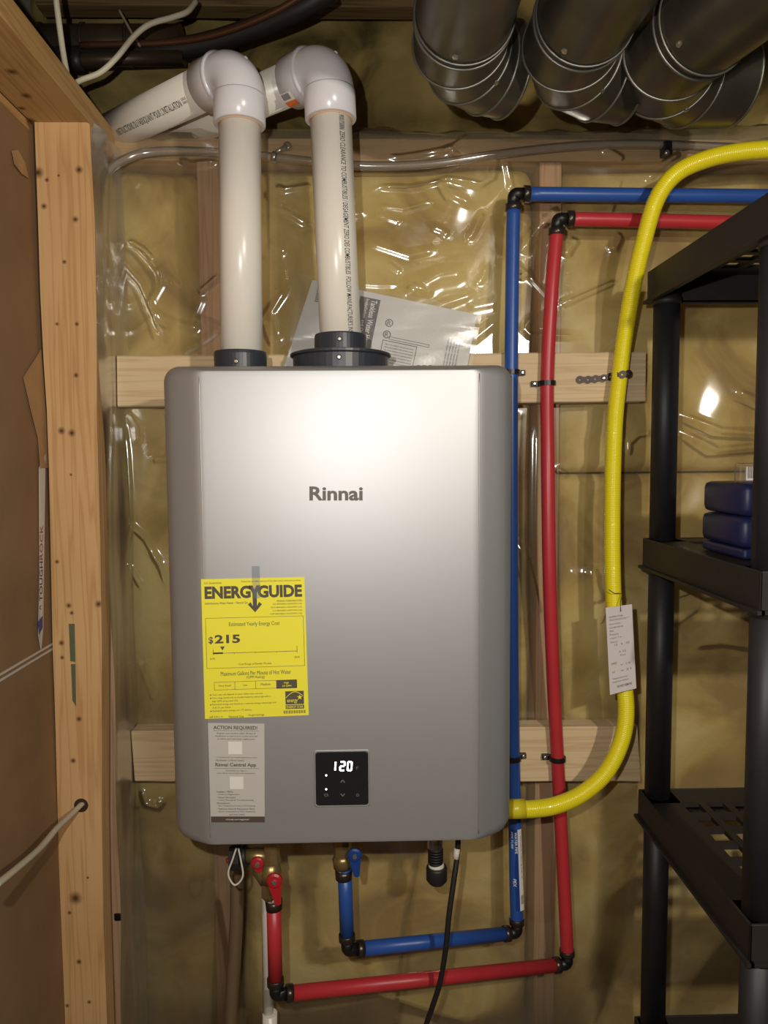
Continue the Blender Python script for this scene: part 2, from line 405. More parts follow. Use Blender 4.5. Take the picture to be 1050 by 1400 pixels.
kn = [(52, 236, 7), (108, 232, 5), (60, 282, 4), (103, 300, 4), (88, 358, 3), (78, 443, 2.5), (105, 443, 3), (104, 513, 3.5), (84, 589, 5), (98, 592, 5), (97, 649, 2), (78, 768, 3), (135, 826, 5), (94, 828, 4), (98, 838, 3), (84, 879, 4), (85, 899, 3), (108, 983, 4), (100, 1040, 4), (103, 1228, 9), (95, 1248, 3), (120, 1200, 2), (108, 1315, 4), (92, 1375, 3), (122, 1370, 3), (64, 246, 3), (80, 240, 2)]
kw = [(*P(a, b, YS), c/F*1.18) for a, b, c in kn]
M['stud_left'] = wood('left_stud_pine', (212, 170, 118), (196, 150, 98), 'z', kw, ringscale=30)
stud = build(MB().add(vs, fs), 'stud', M['stud_left'], wall_left, label='knotty pine stud with a cable passing through its drilled hole')
hc = P(111, 1101, YS)
build(MB().lathe(hc+Vector((0, 0.0, 0)), (0, -1, 0), [(-0.001, 0.0115), (0.0006, 0.0115), (0.0006, 0.0100)], 20), 'drill_hole', M['hole'], stud)
m1 = P(97, 853, YS); m2 = P(101, 965, YS)
build(MB().poly([P(94, 853, YS-0.0004), P(102, 853, YS-0.0004), P(103, 905, YS-0.0004), P(96, 904, YS-0.0004)], (0, 0.0003, 0)).poly([P(97, 908, YS-0.0004), P(103, 908, YS-0.0004), P(104, 966, YS-0.0004), P(99, 958, YS-0.0004)], (0, 0.0003, 0)), 'paint_mark', M['teal'], stud)
build(MB().box((XW+0.002, -0.040, 0.04), (XW+0.089, -0.002, CZ+0.517), 0.002), 'stud', M['stud_back'], wall_left)
pk = [(*PX(0, 0, -0.3), 0.001)]
kz = CZ+0.517
def onz(px, py, z):
    d = cr_*((px-525)/F) + cu_*((700-py)/F) + fw; return CAM+d*((z-CAM.z)/d.z)
pk = [(*onz(a, b, kz), r_) for a, b, r_ in ((16, 98, .008), (36, 131, .008), (30, 148, .006), (40, 165, .010), (70, 185, .003))]
M['side_plate'] = wood('side_plate_pine', (190, 152, 98), (172, 132, 82), 'y', pk, ringscale=26, kcol=(92, 58, 28))
build(MB().box((XW+0.001, -1.6, kz), (XW+0.090, -0.001, kz+0.038), 0.002), 'top_plate', M['side_plate'], wall_left)
build(MB().box((XW-0.012, -1.6, kz-0.012), (XW+0.0005, -0.122, kz), 0.001), 'nailing_strip', M['side_plate'], wall_left)
# torn paper on the drywall
def tear(pts, mt, name, lift=0.003, label=None):
    v = [PX(a, b, XW+lift*(0.4+0.6*((i*7) % 3)/2)) for i, (a, b) in enumerate(pts)]
    return build(MB().poly(v, (0.0006, 0, 0)), name, mt, wall_left, label=label)
tear([(32, 516), (56, 478), (62, 560), (69, 600), (66, 640), (55, 640), (52, 600), (42, 560)], M['torn'], 'torn_paper')
tear([(16, 206), (24, 205), (34, 222), (39, 244), (30, 238), (20, 225)], M['torn'], 'torn_paper')
ts = tear([(53, 640), (62, 620), (60, 760), (59, 860), (56, 890), (52, 868), (54, 780)], M['tape_paper'], 'end_tape', label='torn white end tape with red and blue lettering')
def tapefn(u, v):                # u down the strip, v across
    py = 718+u*118; px = 54.0-u*1.0+v*6; return PX(px, py, XW+0.0045)
b1 = MB(); put_text(b1, lambda u, v: tapefn(1-u, v*0.9+0.05), '^ TOUGH', 0.02, 0.12, 0.56, 0.76, 0.0)
b2 = MB(); put_text(b2, lambda u, v: tapefn(1-u, v*0.9+0.05), 'ROCK', 0.60, 0.12, 0.40, 0.76, 0.0)
build(b1, 'lettering', M['ink'], ts, fixn=False); build(b2, 'red_lettering', M['redh'], ts, fixn=False)
build(MB().poly([PX(52, 850, XW+0.0045), PX(58, 842, XW+0.0045), PX(58, 858, XW+0.0045), PX(53, 868, XW+0.0045)], (0.0003, 0, 0)), 'blue_mark', M['blueh'], ts)

# ------------------------------------------------------------------ vapour barrier film
creases = [
 ([(500, 262), (520, 256), (560, 257), (610, 247), (655, 256), (672, 245), (675, 225), (670, 200)], 2.4, 3.2),
 ([(520, 215), (545, 216), (612, 206), (632, 225), (640, 232)], 1.6, 3.0), ([(710, 348), (735, 312), (765, 283)], 3.0, 5.5),
 ([(690, 223), (700, 262)], 1.6, 3), ([(710, 379), (727, 370)], 2.4, 3), ([(765, 417), (845, 382)], 2.6, 3.2), ([(770, 352), (787, 325)], 3, 5),
 ([(835, 345), (845, 325), (850, 322)], 2.6, 4.5), ([(895, 370), (930, 358)], 2.2, 3), ([(738, 428), (722, 440), (716, 450), (724, 458), (792, 460)], 2, 3),
 ([(925, 565), (980, 588), (1060, 594)], 2.8, 4), ([(925, 588), (975, 614), (1060, 607)], 2.8, 4), ([(1000, 535), (1060, 560)], 1.8, 3),
 ([(858, 625), (858, 605), (870, 594), (892, 590)], 2.2, 3.5), ([(172, 560), (178, 625), (182, 700), (180, 715), (200, 735), (220, 775), (232, 815)], 2.6, 3.2),
 ([(160, 771), (180, 777), (195, 805)], 1.8, 3.4), ([(182, 715), (178, 745), (170, 770)], 2.2, 3), ([(210, 628), (240, 628)], 2.2, 3),
 ([(175, 328), (195, 340), (211, 356)], 2.4, 2.8), ([(145, 335), (172, 365), (193, 388), (210, 425), (224, 465)], 2.2, 3), ([(246, 224), (265, 231), (302, 228)], 2.4, 3),
 ([(270, 404), (302, 378)], 2.4, 3), ([(375, 262), (392, 268), (428, 260)], 2.2, 3), ([(197, 1072), (203, 1092), (218, 1096), (228, 1084)], 2.6, 3.2),
 ([(700, 735), (716, 760), (727, 800), (737, 850)], 3.0, 5), ([(806, 770), (812, 800), (820, 825)], 3.2, 5.5), ([(540, 410), (600, 378), (640, 372)], 3.0, 9),
 ([(230, 655), (300, 640)], 2, 3), ([(395, 395), (372, 430), (385, 470)], 2, 3), ([(380, 290), (425, 315)], 1.6, 3), ([(500, 330), (560, 350), (600, 340)], 1.4, 4),
 ([(600, 215), (640, 190)], 1.6, 3), ([(700, 600), (703, 700)], 2, 4), ([(735, 570), (733, 720), (738, 760)], 1.8, 4), ([(760, 640), (775, 650)], 3, 3),
 ([(820, 205), (850, 222)], 1.8, 3), ([(880, 250), (905, 225), (930, 210)], 1.8, 3), ([(660, 290), (640, 330)], 1.8, 3.4), ([(440, 240), (470, 262)], 1.4, 3), ([(640, 470), (690, 430)], 1.6, 4),
 ([(940, 880), (985, 876), (1040, 884)], 1.6, 5), ([(190, 900), (215, 960)], 1.3, 5), ([(172, 1100), (180, 1300)], 1.3, 5), ([(300, 1200), (330, 1380)], 1.0, 6), ([(520, 1340), (640, 1390)], 1.0, 6)]
fx0, fx1, fz0, fz1 = -0.452, 0.86, 0.45, Zt+0.004
nx, nz = 560, 740
X, Z = np.meshgrid(np.linspace(fx0, fx1, nx), np.linspace(fz0, fz1, nz))
Hf = np.zeros_like(X)
for k in range(30):
    f = rng.uniform(4, 26); a = rng.uniform(0, 6.28); p = rng.uniform(0, 6.28)
    Hf += np.sin(f*(X*math.cos(a)+Z*math.sin(a)*0.7)+p+1.2*np.sin(f*0.4*(Z-X)+p))*0.045/f
Hf = np.log1p(np.exp((Hf+0.001)*400))/400     # pressed flat where it would sink into the wall
rc = random.Random(21)
for k in range(46):
    px = rc.uniform(160, 880); py = rc.uniform(235, 480) if k < 34 else rc.uniform(560, 980)
    if py > 500: px = rc.choice([rc.uniform(165, 220), rc.uniform(705, 880), rc.uniform(705, 880), rc.uniform(940, 1050)])
    a = rc.uniform(0, 3.14); l = rc.uniform(12, 48); b = a+rc.uniform(-0.7, 0.7)
    m_ = (px+math.cos(a)*l, py+math.sin(a)*l)
    creases.append(([(px, py), m_, (m_[0]+math.cos(b)*l, m_[1]+math.sin(b)*l)], rc.uniform(0.6, 1.5), rc.uniform(2.2, 5)))
for pts, amp, sg in creases:
    best = np.full_like(X, 1e9); tt = np.zeros_like(X)
    q = [P(a, b, 0) for a, b in pts]; tot = sum((q[i+1]-q[i]).length for i in range(len(q)-1)); acc = 0
    for i in range(len(q)-1):
        ax, az = q[i].x, q[i].z; bx, bz = q[i+1].x-ax, q[i+1].z-az; L2 = bx*bx+bz*bz
        t = np.clip(((X-ax)*bx+(Z-az)*bz)/L2, 0, 1); d = np.hypot(X-ax-t*bx, Z-az-t*bz)
        w = (acc+t*math.sqrt(L2))/tot; m = d < best; best[m] = d[m]; tt[m] = w[m]; acc += math.sqrt(L2)
    s = sg/777.0*1.35; amp *= 0.9+1.9*math.hypot(q[0].x, q[0].z-CZ)
    Hf += 1.25*amp/1000*np.exp(-(best/s)**2)*np.minimum(1, 2.2*np.sin(np.pi*np.clip(tt, 0.02, 0.98)))
Yf = -0.0020-Hf
Yf = np.minimum(Yf, -0.0015)
zr = (CZ-0.305-Zt)               # curl back over the top plate
vs = np.stack([X, Yf, Z], -1).reshape(-1, 3)
idx = np.arange(nx*nz).reshape(nz, nx)
fs = np.stack([idx[:-1, :-1], idx[:-1, 1:], idx[1:, 1:], idx[1:, :-1]], -1).reshape(-1, 4)
me = bpy.data.meshes.new('vapour_barrier'); me.from_pydata(vs.tolist(), [], fs.tolist()); me.polygons.foreach_set('use_smooth', [True]*len(fs))
film = thing('vapour_barrier', (0.2, -0.003, 0.45), 'clear wrinkled plastic sheet stretched over the yellow insulation and studs', 'plastic sheet')
build(me, 'sheet', M['film'], film, fixn=False)
# strip folded back along the top plate and hanging edge above it
mb = MB(); n = 160; vs = []
for i in range(n):
    x = -0.44+i*(1.35/(n-1)); w = 0.004*math.sin(i*0.37)+0.003*math.sin(i*0.9+1)
    topz = P(500+x*777, np.interp(x, [-0.44, -0.1, 0.0, 0.2, 0.35, 0.55, 0.9], [212, 195, 178, 186, 182, 176, 168]), 0.03).z
    vs += [(x, -0.006, Zt-0.004+w*0.4), (x, -0.008+w*0.3, Zt+0.006+w*0.5), (x, 0.02+w, topz+w), (x, 0.035+w, topz+0.002)]
mb.add(vs, [(i*4+j, i*4+j+4, i*4+j+5, i*4+j+1) for i in range(n-1) for j in range(3)], True)
build(mb, 'folded_edge', M['film_fold'], film, fixn=False)
# turned up along the corner to the stud
mb = MB(); nzz = 220; nn = 14; vs = []
for j in range(nzz):
    z = 0.45+j*((Zt-0.02-0.45)/(nzz-1))
    for i in range(nn):
        t = i/(nn-1); y = -0.003-0.112*t
        xx = XW+0.093+0.003*math.sin(t*9+z*4)+0.002*math.sin(z*17+t*5)+0.006*(1-t)**3
        vs.append((xx, y, z))
mb.add(vs, [(j*nn+i, j*nn+i+1, (j+1)*nn+i+1, (j+1)*nn+i) for j in range(nzz-1) for i in range(nn-1)], True)
build(mb, 'corner_fold', M['film_fold'], film, fixn=False)

# ================================================================== BOARDS
def board(corners, mt, label, kseed):
    (ax, ay), (bx, by), (cx, cy), (dx, dy) = corners      # tl tr br bl
    q = [P(ax, ay, -0.044), P(bx, by, -0.044), P(cx, cy, -0.044), P(dx, dy, -0.044)]
    rr = random.Random(kseed); n = 30; vs = []
    def jag(a): return a+rr.uniform(-0.0012, 0.0012)
    t = [q[0].lerp(q[1], i/n) for i in range(n+1)]; b = [q[3].lerp(q[2], i/n) for i in range(n+1)]
    for i in range(n+1):
        jt = rr.uniform(-0.0005, 0.0005); jb = rr.uniform(-0.0005, 0.0005)
        ex = 0
        if i in (0, n): ex = rr.uniform(-0.001, 0.001)
        for (p, j, s) in ((b[i], jb, -1), (t[i], jt, 1)):
            if s < 0: vs += [(p.x+ex, -0.008, p.z+j), (p.x+ex, -0.042, p.z+j), (p.x+ex, -0.044, p.z+j+0.002)]
            else: vs += [(p.x+ex, -0.044, p.z+j-0.002), (p.x+ex, -0.042, p.z+j), (p.x+ex, -0.008, p.z+j)]
    fs = []
    for i in range(n):
        for j in range(6): k = i*6+j; k2 = i*6+(j+1) % 6; fs.append((k, k2, k2+6, k+6))
    fs += [tuple(range(6)), tuple(range(len(vs)-1, len(vs)-7, -1))]
    return build(MB().add(vs, fs), 'wooden_board', mt, label=label, cat='board')
board([(160, 486), (883, 481), (882, 549), (161, 556)], M['board'], 'upper pale pine board screwed across the film behind the heater top', 3)
board([(179, 1000), (871, 993), (875, 1069), (184, 1069)], M['board2'], 'lower pale pine board behind the bottom of the heater', 5)

# ================================================================== WATER HEATER
YF = -0.295
A = P(224, 560, -0.268); B = P(700, 560, -0.268); Tz = P(460, 499, -0.27).z; Bz = P(460, 1150, -0.285).z
hx0, hx1 = A.x, B.x; hc_ = (hx0+hx1)/2
heater = thing('water_heater', (hc_, -0.15, Bz), 'silver wall-mounted tankless water heater with lit control display', 'water heater')
def rr_loop(x0, x1, z0, z1, r, y, n=8, rb=None):
    rb = rb or r; out = []
    for (cx, cz, a0, rad) in ((x1-r, z1-r, 0, r), (x0+r, z1-r, 90, r), (x0+rb, z0+rb, 180, rb), (x1-rb, z0+rb, 270, rb)):
        for k in range(n+1):
            a = R(a0+90*k/n); out.append(Vector((cx+rad*math.cos(a), y, cz+rad*math.sin(a))))
    return out
def loft(levels, cap0=True, cap1=True, smooth=True):
    n = len(levels[0]); vs = [p for l in levels for p in l]; fs = []
    for i in range(len(levels)-1):
        for j in range(n): fs.append((i*n+j, i*n+(j+1) % n, (i+1)*n+(j+1) % n, (i+1)*n+j))
    mb = MB().add(vs, fs, smooth)
    if cap0: mb.f.append(tuple(range(n))); mb.sm.append(False)
    if cap1: mb.f.append(tuple(range(len(vs)-1, len(vs)-n-1, -1))); mb.sm.append(False)
    return mb
lv = []
prof = [(-0.214, 0, 0), (-0.258, 0, 0), (-0.266, 0.0006, 0.0008), (-0.2735, 0.0045, 0.0022), (-0.2790, 0.0130, 0.0035), (-0.2835, 0.0230, 0.0048), (-0.2872, 0.0320, 0.0058), (-0.2905, 0.0400, 0.0070), (-0.2928, 0.0460, 0.0082), (-0.2942, 0.0510, 0.0092), (-0.2949, 0.0560, 0.0102), (YF, 0.0600, 0.0112), (YF-0.00002, 0.075, 0.02)]
for y, ix, iz in prof:
    lv.append(rr_loop(hx0+ix, hx1-ix, Bz+iz*0.35, Tz-iz, max(0.006, 0.022-ix*0.3), y, 8, max(0.006, 0.026-ix*0.4)))
cover = loft(lv)
build(cover, 'front_cover', M['silver'], heater)
lv = [rr_loop(hx0+0.004, hx1-0.004, Bz+0.004, Tz-0.004, 0.018, y) for y in (-0.0475, -0.216)]
build(loft(lv, smooth=False), 'rear_case', M['silver_dark'], heater)
# raised centre panel of the cover
fxl = P(279, 800, YF).x; fxr = P(655, 800, YF).x
for x in (fxl, fxr):
    build(MB().sweep([(x, -0.2938, Bz+0.012), (x, -0.2945, Bz+0.02), (x, -0.2945, Tz-0.03), (x, -0.2938, Tz-0.015)], 0.0009, 8), 'trim_ridge', M['silver'], heater)
for px in (590, 632):
    q = P(px, 1157, -0.20)
def hf(off): return lambda u, v: P(u, v, YF-off)
tb = MB(); put_text(tb, hf(0.0008), 'Rinnai', 423, 665, 73, 19.5, 0.03)
build(tb, 'brand_lettering', M['ink_grey'], heater, label='dark grey raised brand lettering on the front', fixn=False)
# strip of clear tape
build(MB().add([P(344, 774, YF-0.0004), P(355, 774, YF-0.0004), P(356, 818, YF-0.0016), P(345, 818, YF-0.0016)], [(0, 1, 2, 3)]), 'tape_strip', clear('matte_tape', gl=1.0, rough=0.3, haze=0.28, tint=(0.90, 0.92, 0.94), hcol=(150, 158, 164)), heater)
# --- energy label (coordinates of a 900 x 1200 grid)
def crop5(a, b): return (270+a*160/1018, 770+b*220/1400)
def q4(cs, off): return [P(*c, YF-off) for c in cs]
cs = [crop5(30, 140), crop5(930, 120), crop5(968, 1322), crop5(65, 1355)]
q = q4(cs, 0.0006)
lab = build(MB().poly(q, (0, 0.0004, 0)), 'energy_label', M['yellow_label'], heater, label='yellow energy cost label with black lettering')
fn = quadmap(*q4(cs, 0.0010), 900, 1200)
t = MB()
put_text(t, fn, 'ENERG', 28, 62, 400, 108, 0.045); put_text(t, fn, 'GUIDE', 490, 62, 385, 108, 0.045)
yy = 78                          # the Y that ends in a down arrow
for a in ([(428, 62), (470, 62), (470, 118), (428, 118)],):
    pass
def pl(pts): t.add([fn(a, b) for a, b in pts], [tuple(range(len(pts)))])
pl([(410, 62), (445, 62), (462, 98), (480, 62), (515, 62), (480, 132), (480, 240), (498, 204), (524, 224), (462, 292), (400, 224), (426, 204), (444, 240), (444, 132)])
build(t, 'title_lettering', M['ink_soft'], lab, fixn=False)
t = MB()
def tx(s, u, v, w, h, b=0.0): put_text(t, fn, s, u, v, w, h, b)
tx('U.S. Government', 28, 24, 150, 18); tx('Federal law prohibits removal of this label before consumer purchase.', 350, 20, 520, 16)
tx('Instantaneous Water Heater - Natural Gas', 30, 196, 370, 20)
for k, s in enumerate(('RINNAI CORPORATION', 'RX180iN(REU-N3237FFC-US)', 'RXP180iN(REU-N3237FFC-US)', 'CX180iN(REU-N3237FFC-US)', 'CXP180iN(REU-N3237FFC-US)')):
    w = 215 if k == 0 else (250, 268, 256, 280)[k-1]; tx(s, 870-w, 192+k*28, w, 17)
tx('Estimated Yearly Energy Cost', 232, 372, 440, 44)
tx('$', 50, 492, 40, 66, 0.02); tx('215', 104, 478, 220, 74, 0.035)
frame_rect(t, fn, 28, 332, 880, 766, 3)
put_rect(t, fn, 86, 634, 818, 638); put_rect(t, fn, 88, 628, 172, 642); put_rect(t, fn, 86, 600, 90, 650); put_rect(t, fn, 814, 590, 818, 650)
for u in (268, 452, 635): put_rect(t, fn, u, 634, u+3, 646)
t.add([fn(148, 578), fn(190, 578), fn(169, 612)], [(0, 1, 2)])
tx('$195', 62, 674, 40, 18); tx('$360', 792, 680, 44, 18); tx('Cost Range of Similar Models', 305, 726, 285, 22)
tx('Maximum Gallons Per Minute of Hot Water', 148, 796, 610, 36); tx('(GPM Rating)', 372, 838, 155, 30)
frame_rect(t, fn, 88, 884, 806, 954, 3); put_rect(t, fn, 266, 884, 269, 954); put_rect(t, fn, 446, 884, 449, 954); put_rect(t, fn, 626, 884, 806, 958)
tx('Very Small', 124, 908, 108, 22); tx('Low', 340, 908, 34, 18); tx('Medium', 492, 906, 86, 20)
for k, (s, w, ind) in enumerate((('Your cost will depend on your utility rates and use.', 440, 0), ('Cost range based only on models fueled by natural gas with a', 505, 0), ('high GPM rating (over 4.0).', 225, 1), ('Estimated energy cost based on a national average natural gas cost', 555, 0), ('of $1.21 per therm.', 160, 1), ('Estimated yearly energy use: 177 therms.', 340, 0))):
    v = 986+k*28; tx(s, 68, v, w, 19)
    if not ind: put_rect(t, fn, 50, v+4, 60, v+14)
tx('UEF 0.93-1.0', 36, 1178, 115, 17); tx('Natural Gas', 208, 1178, 128, 20); tx('ftc.gov/energy', 378, 1170, 135, 24)
for k in range(26): put_rect(t, fn, 684+k*7.4, 1152, 684+k*7.4+(2.6 if k % 3 else 5), 1180)
put_rect(t, fn, 702, 984, 862, 1100); put_rect(t, fn, 702, 1106, 862, 1140)
build(t, 'lettering', M['ink_soft'], lab, kind='stuff', fixn=False)
fn2 = quadmap(*q4(cs, 0.0013), 900, 1200)
t = MB(); put_text(t, fn2, 'High', 694, 900, 42, 22, 0.01); put_text(t, fn2, '10 GPM', 680, 928, 76, 18, 0.01)
put_text(t, fn2, 'ENERGY STAR', 710, 1112, 144, 22, 0.01); put_text(t, fn2, 'energy', 716, 1058, 92, 34, 0.005)
ar = [(706+150*k/16, 1056-math.sin(math.pi*(k/16*0.82+0.06))*62) for k in range(17)]
for k in range(16):
    (a, b), (c, d) = ar[k], ar[k+1]; t.add([fn2(a, b), fn2(c, d), fn2(c, d-6), fn2(a, b-6)], [(0, 1, 2, 3)])
st = [(826+math.cos(R(-90+36*k))*(24 if k % 2 == 0 else 10), 1040+math.sin(R(-90+36*k))*(24 if k % 2 == 0 else 10)) for k in range(10)]
t.add([fn2(a, b) for a, b in st]+[fn2(826, 1040)], [(k, (k+1) % 10, 10) for k in range(10)])
build(t, 'reversed_lettering', M['yellow_label'], lab, fixn=False)
# --- grey notice
def crop6(a, b): return (270+a*250/1050, 980+b*160/672)
cs = [crop6(60, 36), crop6(384, 40), crop6(386, 606), crop6(76, 606)]
lab2 = build(MB().poly(q4(cs, 0.0006), (0, 0.0004, 0)), 'notice_label', M['grey_label'], heater, label='grey registration notice sticker with dark lettering')
fn = quadmap(*q4(cs, 0.0010), 320, 568); t = MB()
tx('ACTION REQUIRED!', 30, 14, 250, 24, 0.02)
put_rect(t, fn, 30, 41, 292, 42.5); put_rect(t, fn, 28, 256, 288, 257.5)
for k, (s, w) in enumerate((('Register your product within 30 days of', 220), ('installation to ensure you receive your full', 240), ('product and warranty registration.', 215))): tx(s, 160-w/2, 52+k*16, w, 11)
tx('- Commercial: via rinnairegistration.com', 36, 190, 240, 10); tx('- Residential: via Rinnai Central', 36, 206, 165, 10)
tx('Rinnai Central App', 36, 226, 236, 26, 0.02)
tx('Download our App to', 96, 266, 122, 10); tx('Learn about your product and maintenance', 44, 280, 222, 10)
for k, (s, w) in enumerate((('Installers / PROs:', 96), ('- Guide to Registration', 132), ('- Owner Information', 110), ('- Latest Manuals & Troubleshooting', 214), ('Homeowners:', 78), ('- Easy Temperature Control & Scheduling', 226), ('- Real-time Status & Maintenance Alerts', 222), ('- Quick Connection to PRO Assistance', 224), ('and more online', 92))):
    tx(s, 40 if k < 8 else 110, 386+k*16.4, w, 10.5, 0.006 if k in (0, 4) else 0)
build(t, 'lettering', M['ink_soft'], lab2, kind='stuff', fixn=False)
t = MB(); put_rect(t, fn, 2, 534, 320, 568); build(t, 'footer_band', M['brown_ink'], lab2, fixn=False)
fn = quadmap(*q4(cs, 0.0013), 320, 568); t = MB(); tx('rinnai.us/register', 90, 546, 140, 12)
build(t, 'footer_lettering', M['white'], lab2, fixn=False)
for (a, b) in ((112, 104), (117, 304)): build(put_rect(MB(), fn, a, b, a+80, b+72), 'blank_patch', M['white'], lab2, fixn=False)
# --- control panel
ca = P(431, 1028, YF); cb = P(504, 1100, YF)
lv = [rr_loop(ca.x+d, cb.x-d, cb.z+d, ca.z-d, 0.004, y, 5) for y, d in ((YF+0.0015, -0.0022), (YF-0.0006, -0.0022), (YF-0.0008, -0.0012), (YF-0.0003, 0.0))]
cp = build(loft(lv), 'control_panel', M['silver'], heater)
lv = [rr_loop(ca.x+d, cb.x-d, cb.z+d, ca.z-d, 0.004, y, 5) for y, d in ((YF-0.0002, 0.0002), (YF-0.0012, 0.0002), (YF-0.0018, 0.0012))]
build(loft(lv, smooth=False), 'glass_face', M['panel'], cp)
def segs(mb, fn, ch, u, v, w, h, th):
    tbl = {'1': 'bc', '2': 'abged', '0': 'abcdef'}
    S7 = {'a': (u+th*.6, v, u+w-th*.6, v+th), 'g': (u+th*.6, v+h/2-th/2, u+w-th*.6, v+h/2+th/2), 'd': (u+th*.6, v+h-th, u+w-th*.6, v+h),
          'b': (u+w-th, v+th*.5, u+w, v+h/2-th*.2), 'c': (u+w-th, v+h/2+th*.2, u+w, v+h-th*.5), 'f': (u, v+th*.5, u+th, v+h/2-th*.2), 'e': (u, v+h/2+th*.2, u+th, v+h-th*.5)}
    for c in tbl[ch]: put_rect(mb, fn, *S7[c])
t = MB(); fo = lambda u, v: P(u-0.06*(v-1047), v, YF-0.0021)
for ch, u, w in (('1', 451.5, 8.2), ('2', 464, 8.2), ('0', 474.3, 7.6)):
    t = MB(); segs(t, fo, ch, u, 1040.5, w, 14, 2.3); build(t, 'display_digit', M['glow'], cp, fixn=False)
for (u, v) in ((446, 1060), (446, 1079)): build(MB().lathe(P(u, v, YF-0.0018), (0, -1, 0), [(0, 0.0013), (0.0004, 0.0013)], 10), 'indicator_light', M['glow'], cp)
fo = lambda u, v: P(u, v, YF-0.0021)
for (sy, u, v, w, h) in (('^', 465, 1066, 7, 4), ('v', 465, 1085, 7, 4), ('o', 443, 1085, 6, 4), ('o', 487, 1085, 4, 4), ('F', 487, 1048, 3, 4)): build(put_text(MB(), fo, sy, u, v, w, h), 'touch_symbol', M['dimglow'], cp, fixn=False)
# screws on the top edge of the case
for px in (322, 336, 572, 580, 588):
    q = P(px, 496, -0.235); q.z = Tz
    build(MB().lathe(q, (0, 0, 1), [(-0.004, 0.004), (0.001, 0.005), (0.003, 0.0035), (0.0035, 0.001)], 12, True), 'case_screw', M['blk'] if px > 500 else M['screw'], heater)

# ================================================================== VENT PIPES
def arc_pts(c0, d0, d1, Rb, n=12):
    """bend from straight direction d0 into d1 around corner point c0"""
    d0 = d0.normalized(); d1 = d1.normalized(); ang = d0.angle(d1); tl = Rb*math.tan(ang/2)
    cen = c0 - d0*tl + (d1-d0*d0.dot(d1)).normalized()*Rb
    nrm = (d1-d0*d0.dot(d1)).normalized()
    return [cen - nrm*Rb*math.cos(ang*k/n) + d0*Rb*math.sin(ang*k/n) for k in range(n+1)], tl
YV = -0.19
def vent(bot, top, corner, hdir, hlen, label, topname='vent_pipe'):
    b = P(*bot, YV); c = P(*corner, YV); up = (c-b).normalized(); hd = Vector(hdir).normalized()
    root = thing(topname, b, label, 'vent pipe', 'white plastic vent pipes')
    arc, tl = arc_pts(c, up, hd, 0.036)
    rp = 0.0302
    # straight pipe
    build(MB().sweep([b, c-up*(tl+0.012)], rp, 40), 'vertical_pipe', M['pvc'], root)
    e0 = c-up*(tl+0.040); e1 = c+hd*(tl+0.040)
    mb = MB().sweep([c-up*(tl+0.012)]+arc+[c+hd*(tl+0.012)], 0.0355, 40)
    mb.sweep([e0+up*0.0, e0+up*0.001, e0+up*0.038, e0+up*0.0405, e0+up*0.0405], [0.0355, 0.0372, 0.0372, 0.0365, 0.034], 40)
    mb.sweep([e1, e1-hd*0.001, e1-hd*0.036, e1-hd*0.0395, e1-hd*0.0395], [0.0355, 0.0372, 0.0372, 0.0372, 0.034], 40)
    el = build(mb, 'elbow_fitting', M['pvc_white'], root)
    build(MB().sweep([e1-hd*0.0400, e1-hd*0.0375, e1-hd*0.035], [0.0374, 0.0392, 0.0374], 40, False), 'hub_rim', M['pvc_white'], el)
    for (p, o) in ((arc[6], (up-hd).normalized()),):
        build(MB().lathe(p+o*0.034, o, [(0, 0.0035), (0.0022, 0.003), (0.003, 0.001)], 12, True), 'mould_gate', M['pvc_white'], el)
    build(MB().sweep([e0-up*0.0015, e0+up*0.001], [rp+0.0003, rp+0.003], 40, False), 'primer_ring', M['primer'], root)
    build(MB().sweep([c+hd*(tl+0.012), c+hd*hlen], rp, 40), 'horizontal_pipe', M['pvc'], root)
    return root, b, c, up, hd, rp
hdirA = (-0.74, 0.64, 0.03)
v1 = vent((331, 500), 0, (327, 98), hdirA, 0.42, 'left white plastic vent pipe rising from the heater and elbowing towards the wall')
v2 = vent((467, 500), 0, (449, 92), hdirA, 0.62, 'right white plastic vent pipe with black lettering down its side, above the wide collar')
# lettering wrapped round a pipe
def wrap(p0, ax, rp, facing, flipdir=1):
    ax = ax.normalized(); f = Vector(facing); f = (f-ax*f.dot(ax)).normalized(); s = ax.cross(f)
    def fn(u, v):                # u along the axis, v around it (metres)
        a = v/rp; return p0+ax*u+(f*math.cos(a)+s*math.sin(a)*flipdir)*(rp+0.0004)
    return fn
root, b, c, up, hd, rp = v2
view = (CAM-b); 
tp = P(476, 150, YV-0.028); base = b+up*((tp-b).dot(up))
f2 = wrap(base, -up, rp, view, 1)
t = MB(); xo = -0.0165
put_text(t, f2, "'L 9007S886 ZERO CLEARANCE TO COMBUSTIBLES / DEGAGEMENT ZERO DES COMBUSTIBLES  FOLLOW MANUFACTURER'S INSTALLATION", 0.0, xo-0.0040, 0.338, 0.0084, 0.004)
build(t, 'lettering', M['ink'], root, kind='stuff', fixn=False)
root, b, c, up, hd, rp = v1
cb_ = c+hd*0.115
f1 = wrap(c+hd*0.30, -hd, rp, (CAM-cb_), 1)
t = MB(); put_text(t, f1, "INSTRUCTIONS DU FABRIQUANT POUR L'INSTALLATION", 0.012, -0.001, 0.178, 0.0120, 0.003)
put_text(t, f1, "2025", 0.194, -0.001, 0.011, 0.0035); put_text(t, f1, "30001", 0.194, 0.004, 0.011, 0.0035)
build(t, 'lettering', M['ink'], root, kind='stuff', fixn=False)
